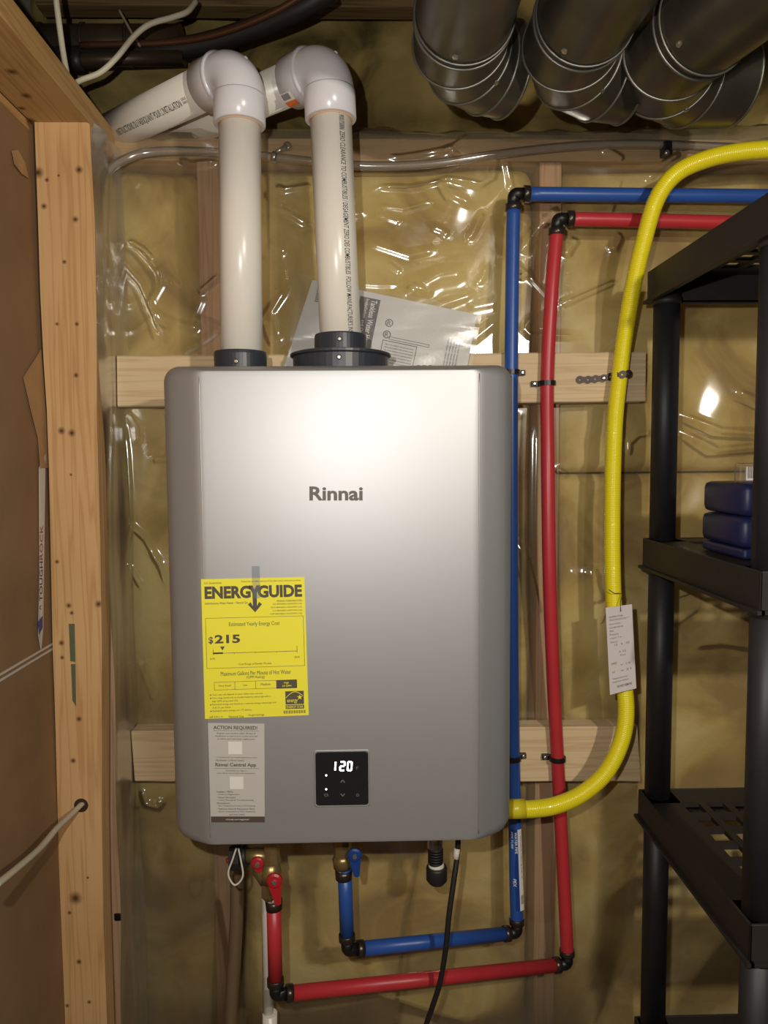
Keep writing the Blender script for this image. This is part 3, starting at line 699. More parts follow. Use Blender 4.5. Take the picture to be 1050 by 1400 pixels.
# sticker on the second elbow
root, b, c, up, hd, rp = v2
fs_ = wrap(c+hd*0.078, -hd, 0.0375, (CAM-c), 1)
g = MB(); N_ = 8
def patch(u0, v0, u1, v1, off=0.0):
    g = MB(); vs = [fs_(u0+(u1-u0)*i/N_, v0+(v1-v0)*j/N_) for j in range(N_+1) for i in range(N_+1)]
    if off: 
        ctr = c+hd*0.05; vs = [p+(p-ctr).normalized()*off for p in vs]
    g.add(vs, [(j*(N_+1)+i, j*(N_+1)+i+1, (j+1)*(N_+1)+i+1, (j+1)*(N_+1)+i) for j in range(N_) for i in range(N_)], True); return g
stk = build(patch(0.003, 0.008, 0.026, 0.031), 'sticker', M['white'], root, fixn=False, label='white and orange sticker with a barcode')
build(patch(0.004, 0.021, 0.026, 0.031, 0.0004), 'orange_band', M['orange'], stk, fixn=False)
t = MB()
for k in range(9): t.add(patch(0.006+k*0.0017, 0.009, 0.006+k*0.0017+0.001, 0.018, 0.0005).v, patch(0, 0, 1, 1).f)
build(t, 'barcode', M['ink_soft'], stk, fixn=False)
# collars on the heater top
def collar(px, name, prof, label, py=500):
    q = P(px, py, YV); q.z = Tz-0.004
    return build(MB().lathe(q, (0, 0, 1), prof, 48, False), name, M['collar'], heater, label=label), q
c1, q1 = collar(329, 'vent_collar', [(0, 0.0385), (0.028, 0.0385), (0.033, 0.0375), (0.0335, 0.031)], 'narrow black collar under the left vent pipe')
c2, q2 = collar(466, 'vent_collar', [(0, 0.0705), (0.0235, 0.0705), (0.0255, 0.0745), (0.0285, 0.0745), (0.030, 0.0700), (0.031, 0.0390), (0.0555, 0.0385), (0.0575, 0.0375), (0.058, 0.031)], 'wide stepped black collar under the right vent pipe')
for qq, h, rr_ in ((q1, 0.015, 0.0385), (q2, 0.046, 0.0385), (q2, 0.016, 0.0705)):
    build(MB().lathe(qq+Vector((0, -rr_+0.0005, h)), (0, -1, 0), [(0, 0.0038), (0.0018, 0.0038), (0.0028, 0.002)], 10, True), 'collar_screw', M['screw'], c1 if qq is q1 else c2)

# ================================================================== MANUAL IN A BAG
YM = -0.068
def leanP(px, py): return P(px, py, YM+0.00005*(520-py)*0.2)
pg = [(427, 383), (652, 430), (634, 528), (380, 528)]
man = build(MB().poly([P(a, b_, YM) for a, b_ in pg], (0, 0.004, 0)), 'instruction_manual', M['manual'], label='grey and white printed manual leaning behind the right vent pipe on the heater top', cat='manual')
# page-aligned coordinates: origin (427,383), u along the top edge
uo = Vector((652-427, 430-383)).normalized(); vo = Vector((-uo.y, uo.x))
fm = lambda u, v: P(500+u*uo.x+v*vo.x, 400+u*uo.y+v*vo.y, YM-0.0006)
t = MB(); put_rect(t, fm, -6, 6, 22, 78); build(t, 'title_block', M['manual_dark'], man, fixn=False)
fm = lambda u, v: P(500+u*uo.x+v*vo.x, 400+u*uo.y+v*vo.y, YM-0.0010)
ro = lambda u, v: fm(18-v, 8+u)
t = MB(); put_text(t, ro, 'Tankless Water Heater', 0, 0, 68, 8, 0.01); put_text(t, ro, 'Installation and Operation', 0, 11, 66, 6); build(t, 'title_lettering', M['white'], man, kind='stuff', fixn=False)
ro = lambda u, v: fm(150-v, 8+u)
t = MB()
for k in range(5): put_text(t, ro, 'water heater manual information', 30, 8+k*4, 46, 2.6)
for k in range(7): put_text(t, fm, 'refer to the installation and operation manual', 40, 62+k*4, 40, 2.4)
ring = lambda cx, cy, r, w: [t.add([fm(cx+math.cos(R(a))*r, cy+math.sin(R(a))*r), fm(cx+math.cos(R(a+30))*r, cy+math.sin(R(a+30))*r), fm(cx+math.cos(R(a+30))*(r-w), cy+math.sin(R(a+30))*(r-w)), fm(cx+math.cos(R(a))*(r-w), cy+math.sin(R(a))*(r-w))], [(0, 1, 2, 3)]) for a in range(0, 360, 30)]
for cyy in (34, 50): ring(40, cyy, 5.5, 1.2); put_text(t, fm, 'R', 37.5, cyy-3, 5, 6)
frame_rect(t, fm, 36, 58, 84, 92, 0.8); frame_rect(t, fm, 44, 52, 100, 56, 0.6)
fmb = lambda u, v: P(427+u*uo.x+v*vo.x, 383+u*uo.y+v*vo.y, YM-0.0010)
rb = lambda u, v: fmb(14-v, 5+u)
for k in range(10): put_rect(t, rb, k*2.4, 0, k*2.4+1.3, 5)
build(t, 'lettering', M['ink_grey'], man, kind='stuff', fixn=False)
mb = MB(); N_ = 40; vs = []
bg = [P(a, b_, YM-0.003) for a, b_ in ((412, 374), (660, 424), (640, 527), (386, 527))]
for j in range(N_+1):
    for i in range(N_+1):
        u, v = i/N_, j/N_; p = bg[0].lerp(bg[1], u).lerp(bg[3].lerp(bg[2], u), v)
        p.y += 0.0006*math.sin(u*17+v*9)+0.0005*math.sin(v*13-u*11+2)+0.0007*max(0, math.sin(u*9+v*23))**12; vs.append(p)
mb.add(vs, [(j*(N_+1)+i, j*(N_+1)+i+1, (j+1)*(N_+1)+i+1, (j+1)*(N_+1)+i) for j in range(N_) for i in range(N_)], True)
build(mb, 'plastic_bag', M['bag'], label='crinkled clear plastic bag around the printed manual', cat='bag', fixn=False)

# ================================================================== WATER LINES
RPX = 0.0113
def pex_elbow(root, c, d0, d1):
    """c corner point, d0 direction arriving, d1 direction leaving"""
    d0 = Vector(d0).normalized(); d1 = Vector(d1).normalized()
    arc, tl = arc_pts(c, d0, d1, 0.006, 6)
    build(MB().sweep([c-d0*0.018]+arc+[c+d1*0.018], 0.0098, 16), 'elbow_fitting', M['blk'], root)
    for (p, d) in ((c-d0*0.0215, d0), (c+d1*0.0215, d1)):
        build(MB().sweep([p-d*0.0055, p-d*0.0050, p+d*0.0050, p+d*0.0055], [0.0124, 0.0133, 0.0133, 0.0124], 20), 'crimp_ring', M['crimp'], root)
def pex(root, pts, mt, name='pipe', k=8): 
    p = catmull(pts, k) if len(pts) > 2 else [Vector(a) for a in pts]
    return build(MB().sweep(p, RPX, 20), name, mt, root)
YB = -0.0575
cold = thing('cold_water_line', P(706, 1275, YB), 'blue plastic water line with black elbows running round the right of the heater', 'water pipe')
cE = P(702, 265, YB); dn = P(701, 400, YB)
right = P(1110, 269, -0.055)
pex_elbow(cold, cE, (cE-dn), (right-cE))
bE = P(707, 1275, YB)
pth = [cE+(dn-cE).normalized()*0.018, P(700, 400, YB), P(699, 520, YB), P(699, 700, YB), P(700, 900, YB), P(702, 1050, YB), P(704, 1120, YB-0.012), P(705, 1200, YB-0.012)]
cw = P(707, 1275, YB-0.012)
pth.append(cw+(pth[-1]-cw).normalized()*0.018)
pex(cold, pth, M['blue'])
pex(cold, [cE+(right-cE).normalized()*0.018, P(900, 267, -0.056), right], M['blue'])
lft = P(475, 1299, -0.17)
pex_elbow(cold, cw, (cw-pth[-1]), (lft-cw))
vt = P(471, 1185, -0.17)
pex_elbow(cold, lft, (lft-cw), (vt-lft))
pex(cold, [cw+(lft-cw).normalized()*0.018, lft-(lft-cw).normalized()*0.018], M['blue'])
pex(cold, [lft+(vt-lft).normalized()*0.018, vt], M['blue'])
# printed sticker on the blue line
sb = P(704, 1130, YB-0.012); se = P(708, 1240, YB-0.012); axs = (se-sb).normalized()
fw_ = wrap(sb, axs, RPX+0.0004, CAM-sb, 1); L_ = (se-sb).length
def wrect(u0, u1, a0, a1, mt, name, par, off=0.0):
    g = MB(); n = 8
    f_ = wrap(sb, axs, RPX+0.0004+off, CAM-sb, 1)
    vs = [f_(u0+(u1-u0)*i, (a0+(a1-a0)*j/n)) for j in range(n+1) for i in (0, 1)]
    g.add(vs, [(2*j, 2*j+1, 2*j+3, 2*j+2) for j in range(n)], True); return build(g, name, mt, par, fixn=False)
stk = wrect(0, L_, -0.013, 0.012, M['blueh'], 'sticker', cold); stk['label'] = 'blue and white printed sticker wrapped round the blue line'
wrect(0.0, L_, -0.0125, -0.004, M['white'], 'white_band', stk, 0.0003)
t = MB(); f_ = wrap(sb, axs, RPX+0.0012, CAM-sb, 1)
put_text(t, f_, 'WATER PIPE', 0.004, -0.003, 0.038, 0.0042, 0.01); put_text(t, f_, 'PEX TUBE', 0.004, 0.004, 0.030, 0.0035, 0.01); put_text(t, f_, 'PEX', 0.088, 0.001, 0.014, 0.0055, 0.02)
build(t, 'lettering', M['white'], stk, kind='stuff', fixn=False)
t = MB()
for k in range(10): put_rect(t, f_, 0.118+k*0.0016, -0.0115, 0.118+k*0.0016+0.0009, -0.006)
put_text(t, f_, 'potable tubing sdr 9', 0.012, -0.0105, 0.075, 0.0022)
build(t, 'barcode', M['ink_soft'], stk, fixn=False)

YR = -0.0575
hot = thing('hot_water_line', P(775, 1318, YR), 'red plastic water line with black elbows outside the blue one', 'water pipe')
rE = P(762, 299, YR); rd = P(757, 400, YR); rr2 = P(1110, 307, -0.055)
pex_elbow(hot, rE, rE-rd, rr2-rE)
cw = P(776, 1318, YR-0.01)
pth = [rE+(rd-rE).normalized()*0.018, P(754, 400, YR-0.004), P(748, 523, YR), P(749, 640, YR-0.015), P(751, 780, YR-0.02), P(756, 920, YR-0.01), P(762, 1037, YR), P(768, 1150, YR-0.004), P(773, 1250, YR-0.01)]
pth.append(cw+(pth[-1]-cw).normalized()*0.018)
pex(hot, pth, M['red'])
pex(hot, [rE+(rr2-rE).normalized()*0.018, P(900, 302, -0.056), rr2], M['red'])
lft = P(377, 1360, -0.20)
pex_elbow(hot, cw, cw-pth[-1], lft-cw)
vt2 = P(374, 1232, -0.20)
pex_elbow(hot, lft, lft-cw, vt2-lft)
pex(hot, [cw+(lft-cw).normalized()*0.018, lft-(lft-cw).normalized()*0.018], M['red'])
pex(hot, [lft+(vt2-lft).normalized()*0.018, vt2], M['red'])
# pipe clips
def clip(px, py, sgn, label, yc=YB):
    q = P(px, py, yc); root = thing('pipe_clip', q, label, 'clip', 'black pipe clips on the boards')
    ring = [q+Vector((math.cos(R(a))*0.0128, math.sin(R(a))*0.0128, 0)) for a in range(0, 360, 20)]
    g = MB()
    n = len(ring)
    for k in range(n):
        pass
    vs = []
    for a in range(0, 360, 20):
        for r_, z in ((0.0116, -0.004), (0.0142, -0.004), (0.0142, 0.004), (0.0116, 0.004)):
            vs.append(q+Vector((math.cos(R(a))*r_, math.sin(R(a))*r_, z)))
    for k in range(n):
        k2 = (k+1) % n
        for j in range(4): g.f.append((k*4+j, k*4+(j+1) % 4, k2*4+(j+1) % 4, k2*4+j)); g.sm.append(False)
    g.v = [tuple(v) for v in vs]
    build(g, 'ring', M['clip'], root)
    x0, x1 = (q.x+sgn*0.011, q.x+sgn*0.025)
    tab = build(MB().box((min(x0, x1), -0.0525, q.z-0.0045), (max(x0, x1), -0.0445, q.z+0.0045), 0.001), 'tab', M['clip'], root)
    build(MB().lathe((q.x+sgn*0.020, -0.0525, q.z), (0, -1, 0), [(0, 0.0040), (0.0016, 0.0036), (0.0024, 0.0015)], 10, True), 'nail_head', M['screw'], tab)
clip(699, 509, 1, 'black clip holding the blue line to the upper board', YB)
clip(748, 524, -1, 'black clip with a bright screw holding the red line to the upper board', YR)
clip(701, 1036, 1, 'black clip holding the blue line to the lower board', YB)
clip(762, 1037, -1, 'black clip holding the red line to the lower board', YR)

# ================================================================== GAS LINE
gp = [(702, 1106, -0.17), (728, 1106, -0.165), (760, 1101, -0.15), (796, 1085, -0.135), (829, 1055, -0.13), (850, 1012, -0.125), (856, 968, -0.12), (850, 915, -0.112), (842, 862, -0.10), (838, 800, -0.09), (837, 720, -0.085), (838, 640, -0.08), (841, 570, -0.07), (847, 515, -0.066), (854, 460, -0.07), (866, 390, -0.09), (880, 330, -0.105), (898, 272, -0.115), (925, 237, -0.12), (965, 218, -0.12), (1010, 208, -0.12), (1060, 204, -0.12), (1110, 204, -0.12)]
gpts = [P(660, 1106, -0.17)]+[P(*a) for a in gp]
path = resample(catmull(gpts, 10), 0.00075)
RG = 0.0138
rads = [RG-0.0009*(0.5-0.5*math.cos(2*math.pi*i/4)) for i in range(len(path))]
gas = thing('gas_line', P(702, 1106, -0.17), 'yellow ribbed flexible gas line curving down to the side of the heater', 'gas pipe')
build(MB().sweep(path, rads, 14), 'jacket', M['yel'], gas)
build(MB().sweep([gpts[1]+Vector((-0.01, 0, 0)), gpts[1]+Vector((0.018, 0, 0))], 0.0150, 20), 'end_sleeve', mat('yellow_sleeve', (214, 196, 40), 0.3), gas)
tg = thing('paper_tag', P(850, 828, -0.125), 'grey paper tag with handwriting tied to the yellow gas line', 'tag')
cs = [(828, 831), (864, 826), (870, 941), (834, 950)]
q = [P(cs[0][0], cs[0][1], -0.124), P(cs[1][0], cs[1][1], -0.120), P(cs[2][0], cs[2][1], -0.145), P(cs[3][0], cs[3][1], -0.149)]
build(MB().poly(q, (0, 0.0006, 0)), 'paper', M['tagp'], tg)
fn = quadmap(*[p+Vector((0, -0.0005, 0)) for p in q], 100, 320); t = MB()
rr_ = random.Random(4)
tx('GAS PIPING SYSTEM', 10, 34, 52, 6, .01); put_rect(t, fn, 10, 46, 86, 47.5); put_rect(t, fn, 10, 50, 76, 51.2)
lines = [('System installed by', 10, 60, 44), ('in accordance with code', 10, 72, 52), ('date', 10, 84, 16), ('Pressure', 10, 98, 34), ('supply 7 in', 10, 112, 44), ('licence', 12, 126, 26), ('12   4   03', 26, 138, 56), ('A 22', 40, 166, 28), ('Kpa', 46, 180, 20), ('owner', 10, 206, 22), ('x 14', 44, 214, 38), ('tel', 12, 236, 10), ('x 21', 44, 236, 40), ('This tag must not be removed', 12, 262, 56), ('except by an inspector', 12, 274, 62)]
for s, u, v, w in lines: tx(s, u, v, w, 8)
tx('DO NOT REMOVE', 28, 292, 56, 9, .03)
build(t, 'lettering', M['ink_grey'], tg, kind='stuff', fixn=False)
tie = catmull([P(832, 806, -0.108), P(840, 811, -0.112), P(850, 812, -0.108), P(848, 824, -0.118), P(849, 836, -0.1265)], 6)
build(MB().sweep(tie, 0.0007, 6), 'string', M['ink_soft'], tg)
# perforated strap round the gas line
st_ = thing('pipe_strap', P(820, 515, -0.05), 'dark perforated metal strap holding the yellow gas line to the upper board', 'strap')
sp = [(793, 519, -0.0475), (804, 519, -0.0475), (814, 518, -0.0475), (825, 517, -0.048), (834, 515, -0.0515), (842, 513, -0.072), (851, 512, -0.0815), (859, 511, -0.078)]
pp = [P(*a) for a in sp]
for k, p in enumerate(pp):
    nx_ = pp[min(k+1, len(pp)-1)]-pp[max(k-1, 0)]; nx_.normalize(); nr = nx_.cross(Vector((0, 0, 1))).normalized()
    g = MB(); n = 14; up_ = Vector((0, 0, 1)); vs = []
    for j in range(n):
        a = 2*math.pi*j/n; d = nx_*math.cos(a)+up_*math.sin(a)
        vs += [p+d*0.0066-nr*0.0008, p+d*0.0066+nr*0.0008, p+d*0.0020+nr*0.0008, p+d*0.0020-nr*0.0008]
    g.add(vs, [(j*4+i, j*4+(i+1) % 4, ((j+1) % n)*4+(i+1) % 4, ((j+1) % n)*4+i) for j in range(n) for i in range(4)])
    if k < len(pp)-1:
        m_ = (pp[k+1]-p); a = p+m_*0.3; b_ = p+m_*0.7
        g.add([a+up_*0.0048-nr*0.0007, b_+up_*0.0048-nr*0.0007, b_-up_*0.0048-nr*0.0007, a-up_*0.0048-nr*0.0007, a+up_*0.0048+nr*0.0007, b_+up_*0.0048+nr*0.0007, b_-up_*0.0048+nr*0.0007, a-up_*0.0048+nr*0.0007], [(0, 1, 2, 3), (7, 6, 5, 4), (0, 4, 5, 1), (3, 2, 6, 7)])
    build(g, 'strap_eye', M['strap'], st_)
build(MB().lathe(pp[3]+Vector((0, -0.001, 0)), (0, -1, 0), [(0, 0.0045), (0.002, 0.004), (0.003, 0.002)], 10, True), 'screw', M['screw'], st_)

# ================================================================== CLEAR TUBE
tb_ = [(214, 1400+120, -0.016), (192, 1420, -0.018), (176, 1350, -0.02), (165, 1250, -0.03), (163, 1100, -0.03), (161, 900, -0.03), (159, 700, -0.03), (154, 560, -0.03), (147, 440, -0.03), (139, 330, -0.035), (134, 262, -0.05), (150, 232, -0.045), (180, 214, -0.03), (220, 207, -0.022), (300, 208, -0.02), (375, 215, -0.02), (440, 222, -0.02), (510, 227, -0.02), (590, 224, -0.02), (680, 211, -0.02), (780, 200, -0.02), (870, 197, -0.02), (960, 200, -0.02), (1100, 206, -0.02)]
tpth = catmull([P(*a) for a in tb_], 8)
tube = thing('clear_tube', P(163, 1250, -0.03), 'clear vinyl drain tube sagging along the top plate and down the left corner', 'tube')
build(MB().sweep(tpth, 0.0072, 14, False), 'tube_wall', M['vinyl'], tube)
def tclip(px, py, Y, label, mt=M['clip'], tail=False):
    q = P(px, py, Y); root = thing('tube_clip', q, label, 'clip', 'small clips on the clear tube')
    if tail:
        build(MB().box(q+Vector((-0.006, -0.009, -0.012)), q+Vector((0.008, 0.012, 0.010)), 0.002), 'saddle', mt, root)
        build(MB().lathe(q+Vector((-0.001, -0.009, -0.010)), (0, -1, 0), [(0, 0.0045), (0.002, 0.004), (0.003, 0.002)], 10, True), 'screw', M['screw'], root)
    else:
        build(MB().box(q+Vector((-0.007, -0.009, -0.008)), q+Vector((0.007, 0.012, 0.008)), 0.003), 'saddle', mt, root)
        build(MB().lathe(q+Vector((-0.004, -0.009, 0)), (0, -1, 0), [(0, 0.002), (0.001, 0.0015)], 8), 'nail_head', mt, root)
tclip(134, 257, -0.05, 'black clip on the clear tube at the top corner of the left stud')
tclip(163, 1250, -0.032, 'black clip on the clear tube low in the left corner')
tclip(910, 203, -0.022, 'black clip with a screw on the clear tube near the yellow line', tail=True)
q = P(380, 212, -0.02); hk = thing('tube_hanger', q, 'small galvanized hanger with screw behind the vent pipes on the clear tube', 'hanger')
build(MB().sweep([P(372, 214, -0.022), P(379, 216, -0.022)], 0.0092, 16), 'band', M['screw'], hk)
build(MB().sweep([P(378, 208, -0.022), P(392, 200, -0.015)], 0.004, 8), 'arm', M['screw'], hk)
build(MB().lathe(P(393, 200, -0.012), (0, -1, 0), [(0, 0.0075), (0.003, 0.0070), (0.004, 0.003)], 12, True), 'screw', M['screw'], hk)

# ================================================================== DUCTS
def duct(name, c0, frm, mid, endd, label, r_=0.0615, Rb=0.100, tail=0.05):
    """c0: start of the elbow, frm: direction of travel of the straight run, endd: outlet direction"""
    root = thing(name, c0, label, 'duct', 'round metal ducts under the ceiling')
    f_ = Vector(frm).normalized(); e = Vector(endd).normalized(); nrm = (e-f_*f_.dot(e)).normalized(); ang = f_.angle(e)
    body = MB().sweep([c0-f_*0.75, c0-f_*0.0], r_-0.0012, 48, False)
    build(body, 'straight_run', M['steel'], root)
    cen = c0+nrm*Rb; K = 4; joints = [c0-f_*0.012]
    knots = [cen-nrm*Rb*math.cos(ang*t_)+f_*Rb*math.sin(ang*t_) for t_ in (0.16, 0.5, 0.84)]
    pts = [c0-f_*0.028]+knots+[c0+f_*0]  # placeholder end
    pe = cen-nrm*Rb*math.cos(ang)+f_*Rb*math.sin(ang)
    pts[-1] = pe+e*tail
    # gores as separate sections
    full = MB().sweep(pts, r_, 48, False)
    n = 48; rings = [full.v[i*n:(i+1)*n] for i in range(len(pts))]
    for i in range(len(pts)-1):
        g = MB().add(rings[i]+rings[i+1], [(j, (j+1) % n, n+(j+1) % n, n+j) for j in range(n)], True)
        sec = build(g, 'elbow_section', M['steel'], root, fixn=False)
    for i in range(0, len(pts)):
        build(MB().sweep(rings[i], 0.0021, 6, False, closed=True), 'bead', M['bead'], root)
    rg = [c0-f_*0.028+(Vector(v)-pts[0])*1.01-f_*0.012 for v in rings[0]]
    build(MB().sweep(rg, 0.0016, 6, False, closed=True), 'bead', M['bead'], root)
    build(MB().sweep([pe+e*(tail-0.004), pe+e*(tail-0.002)], r_-0.003, 32, True), 'damper_disc', M['olddark'], root)
    dv = (CAM-c0); 
    for i, (p, f2) in enumerate(((c0-f_*0.055, f_), (knots[1], (knots[2]-knots[0]).normalized()))):
        d = (dv-f2*dv.dot(f2)).normalized()
        build(MB().lathe(p+d*(r_-0.001), d, [(0, 0.0040), (0.0025, 0.0040), (0.0035, 0.002)], 8), 'screw', M['screw'], root)
    return root
zc = CZ+0.585
duct('round_duct', Vector((P(628, 40, -0.30).x, -0.315, P(628, 43, -0.315).z)), (-0.00, 1, 0), None, (0.93, 0.34, 0.02), 'leftmost galvanized round duct elbowing away under the ceiling', tail=0.012)
duct('round_duct', Vector((P(782, 45, -0.30).x, -0.315, P(782, 45, -0.315).z)), (-0.06, 1, 0), None, (0.95, 0.15, 0.00), 'middle galvanized round duct with its elbow turned to the right', tail=0.02)
duct('round_duct', Vector((P(928, 55, -0.30).x, -0.315, P(928, 55, -0.315).z)), (-0.26, 1, 0), None, (0.94, 0.15, 0.10), 'rightmost galvanized round duct above the yellow gas line', r_=0.0625)

# ================================================================== TOP-LEFT SERVICES
dk = thing('old_round_duct', P(100, 60, 0.06), 'dark dusty round metal pipe high in the left corner', 'duct')
build(MB().sweep([P(18, 62, 0.05), P(250, 62, 0.05)], 0.032, 28), 'pipe', M['olddark'], dk)
for px in (60, 118, 178): build(MB().sweep([P(px-2, 62, 0.05), P(px+2, 62, 0.05)], 0.0345, 28), 'joint_band', M['olddark'], dk)
dp = thing('drain_pipe', P(100, 90, 0.0), 'thin dark pipe with a coupling below the dusty round pipe', 'pipe')
build(MB().sweep([P(40, 84, -0.02), P(250, 78, 0.0)], 0.011, 16), 'pipe', M['olddark'], dp)
build(MB().sweep([P(98, 83, -0.019), P(112, 83, -0.018)], 0.0145, 16), 'coupling', M['rubber'], dp)
ls = thing('refrigerant_line', P(300, 55, -0.02), 'copper tube with black insulated hose crossing above the vent pipes', 'tube')
build(MB().sweep(catmull([P(60, 80, 0.03), P(180, 74, 0.015), P(270, 62, -0.0), P(350, 38, -0.03), P(410, 12, -0.06), P(455, -14, -0.08)], 8), 0.017, 16), 'insulated_hose', M['rubber'], ls)
build(MB().sweep(catmull([P(110, 62, -0.0), P(230, 58, -0.01), P(300, 46, -0.03), P(370, 19, -0.06), P(430, -16, -0.09)], 8), 0.0055, 12), 'copper_tube', M['copper'], ls)
c1_ = thing('white_cable', P(95, 118, -0.1), 'white cable hanging down to the plate and looping up to the ceiling', 'cable')
build(MB().sweep(catmull([P(74, -30, -0.2), P(78, 10, -0.19), P(86, 70, -0.15), P(95, 121, -0.10), P(93, 124, -0.085)], 8), 0.0042, 10), 'drop', M['cable'], c1_)
build(MB().sweep(catmull([P(90, 122, -0.085), P(110, 110, -0.10), P(137, 99, -0.10), P(160, 78, -0.10), P(183, 50, -0.10), P(205, 33, -0.1), P(235, 24, -0.09), P(256, 16, -0.08), P(268, 2, -0.06)], 8), 0.0042, 10), 'loop', M['cable'], c1_)
c2_ = build(MB().sweep(catmull([P(163, 14, -0.03), P(172, 30, -0.03), P(182, 48, -0.03), P(192, 64, -0.02)], 6), 0.0022, 8), 'thin_wire', M['cable_dark'], label='thin grey wire hanging beside the dark round pipe', cat='wire')
# cable through the stud
cb2 = MB().sweep(catmull([P(118, 1092, -0.10), P(111, 1100, -0.122), P(98, 1113, -0.16), P(78, 1132, -0.22), P(56, 1158, -0.30), P(28, 1183, -0.40), P(-10, 1214, -0.52)], 8), 0.0050, 12, sx=0.7)
build(cb2, 'power_cable', M['cable'], label='white flat cable coming out of the hole in the left stud', cat='cable')

# ================================================================== UNDER THE HEATER
zb = Bz
vb = thing('hot_water_valve', P(365, 1200, -0.20), 'brass valve with two red handles and a black drain cap', 'valve')
def T(px, py, Y=-0.20): return P(px, py, Y)
mb = MB().sweep([Vector((T(371, 1158).x, -0.20, zb+0.01)), T(371, 1166), T(371, 1176), T(371, 1178)], [0.013, 0.013, 0.015, 0.015], 8, smooth=False)
mb.sweep([T(371, 1176), T(370, 1192), T(370, 1204)], [0.0125, 0.0165, 0.0165], 20)
mb.sweep([T(370, 1204), T(370, 1222), T(372, 1228)], [0.015, 0.015, 0.011], 6, smooth=False)
mb.sweep([T(371, 1172), T(352, 1170), T(336, 1170)], [0.010, 0.012, 0.011], 12)
mb.sweep([T(352, 1176), T(356, 1192), T(364, 1206)], [0.010, 0.011, 0.010], 10)
build(mb, 'body', M['brass'], vb)
build(MB().sweep([T(373, 1224), T(373, 1231)], [0.0105, 0.0105], 14), 'thread_tape', M['tape'], vb)
build(MB().sweep([T(374, 1230), T(375, 1242)], [0.0135, 0.0130], 16), 'crimp_ring', M['crimp'], vb)
def handle(c, tip, r_, mt, par, name='handle'):
    ax = Vector((0, -1, 0)); g = MB().lathe(c, ax, [(0, r_*0.7), (0.004, r_), (0.008, r_), (0.010, r_*0.75), (0.0105, 0.002)], 18, False)
    d = (tip-c); s = d.cross(ax).normalized()
    a = c+ax*0.004; g.poly([a+s*r_*0.9, c+d+ax*0.004+s*r_*0.38, c+d*1.06+ax*0.004, c+d+ax*0.004-s*r_*0.38, a-s*r_*0.9], ax*0.0045)
    h = build(g, name, mt, par); build(MB().lathe(c+ax*0.010, ax, [(0, 0.0042), (0.003, 0.0038), (0.0035, 0.001)], 6), 'nut', M['screw'], h); return h
handle(T(353, 1177, -0.212), T(356, 1188, -0.212), 0.0098, M['redh'], vb)
h_ = handle(T(376, 1201, -0.216), T(381, 1232, -0.216), 0.0118, M['redh'], vb)
mb = MB().sweep([T(338, 1170), T(331, 1171)], [0.0165, 0.0165], 20).sweep([T(329, 1172), T(315, 1173)], [0.0185, 0.0178], 12, smooth=False)
cap = build(mb, 'drain_cap', M['rubber'], vb)
build(MB().sweep(catmull([T(323, 1160, -0.222), T(318, 1175, -0.222), T(312, 1195, -0.222), T(321, 1210, -0.222), T(332, 1198, -0.222), T(329, 1175, -0.222), T(326, 1160, -0.222)], 6), 0.0014, 8), 'cap_strap', M['tape'], cap)
build(MB().sweep([T(313, 1176), T(310, 1177)], [0.004, 0.004], 8), 'red_plug', M['redh'], cap)

vc = thing('cold_water_valve', P(470, 1190, -0.17), 'brass valve with a single blue handle under the heater centre', 'valve')
U = lambda px, py: P(px, py, -0.17)
mb = MB().sweep([Vector((U(468, 1158).x, -0.17, zb+0.01)), U(468, 1160), U(468, 1168)], [0.0135, 0.0145, 0.0145], 8, smooth=False).sweep([U(468, 1167), U(468, 1175), U(468, 1186)], [0.0125, 0.0160, 0.0140], 20)
build(mb, 'body', M['brass'], vc)
build(MB().sweep([U(469, 1185), U(469, 1190)], [0.0105, 0.0105], 14), 'thread_tape', M['tape'], vc)
build(MB().sweep([U(470, 1189), U(470, 1201)], [0.0140, 0.0132], 18), 'crimp_ring', M['crimp'], vc)
handle(P(485, 1166, -0.186), P(488, 1194, -0.186), 0.0112, M['blueh'], vc)
q = P(434, 1153, -0.17)
build(MB().sweep([Vector((q.x, q.y, zb+0.004)), Vector((q.x, q.y, zb-0.003)), Vector((q.x+0.002, q.y, zb-0.007))], [0.011, 0.010, 0.004], 16), 'cable_gland', M['rubber'], heater)

dr = thing('drain_stub', P(596, 1200, -0.17), 'black threaded drain stub with white tape and an open cap', 'drain fitting')
D_ = lambda px, py: P(px, py, -0.17)
build(MB().sweep([Vector((D_(595, 1158).x, -0.17, zb+0.008)), D_(596, 1182)], 0.0115, 18), 'pipe', M['rubber'], dr)
for k in range(6): build(MB().sweep([D_(595.5, 1159+k*3.6), D_(595.5, 1161+k*3.6)], 0.0122, 18), 'thread', M['rubber'], dr)
build(MB().sweep([Vector((D_(595, 1158).x, -0.17, zb+0.003)), D_(595, 1158)], 0.0125, 18), 'washer', M['screw'], dr)
build(MB().sweep([D_(596, 1180), D_(597, 1188)], [0.0122, 0.0128], 18), 'thread_tape', M['tape'], dr)
build(MB().sweep([D_(597, 1184), D_(597, 1187), D_(597, 1202), D_(597, 1207)], [0.0155, 0.0168, 0.0168, 0.0120], 20), 'cap', M['rubber'], dr)

bc = thing('black_cable', P(600, 1390, -0.17), 'black power cable hanging from the underside of the heater', 'cable')
cp_ = catmull([Vector((P(626, 1150, -0.17).x, -0.17, zb+0.006)), P(626, 1158, -0.17), P(621, 1200, -0.18), P(614, 1250, -0.19), P(609, 1300, -0.19), P(601, 1345, -0.18), P(590, 1380, -0.17), P(580, 1412, -0.16), P(572, 1470, -0.15)], 8)
build(MB().sweep(cp_, 0.0044, 12), 'cord', M['rubber'], bc)
build(MB().sweep([P(625, 1160, -0.1705), P(623, 1174, -0.174)], 0.0050, 12), 'tag_sleeve', M['tape'], bc)

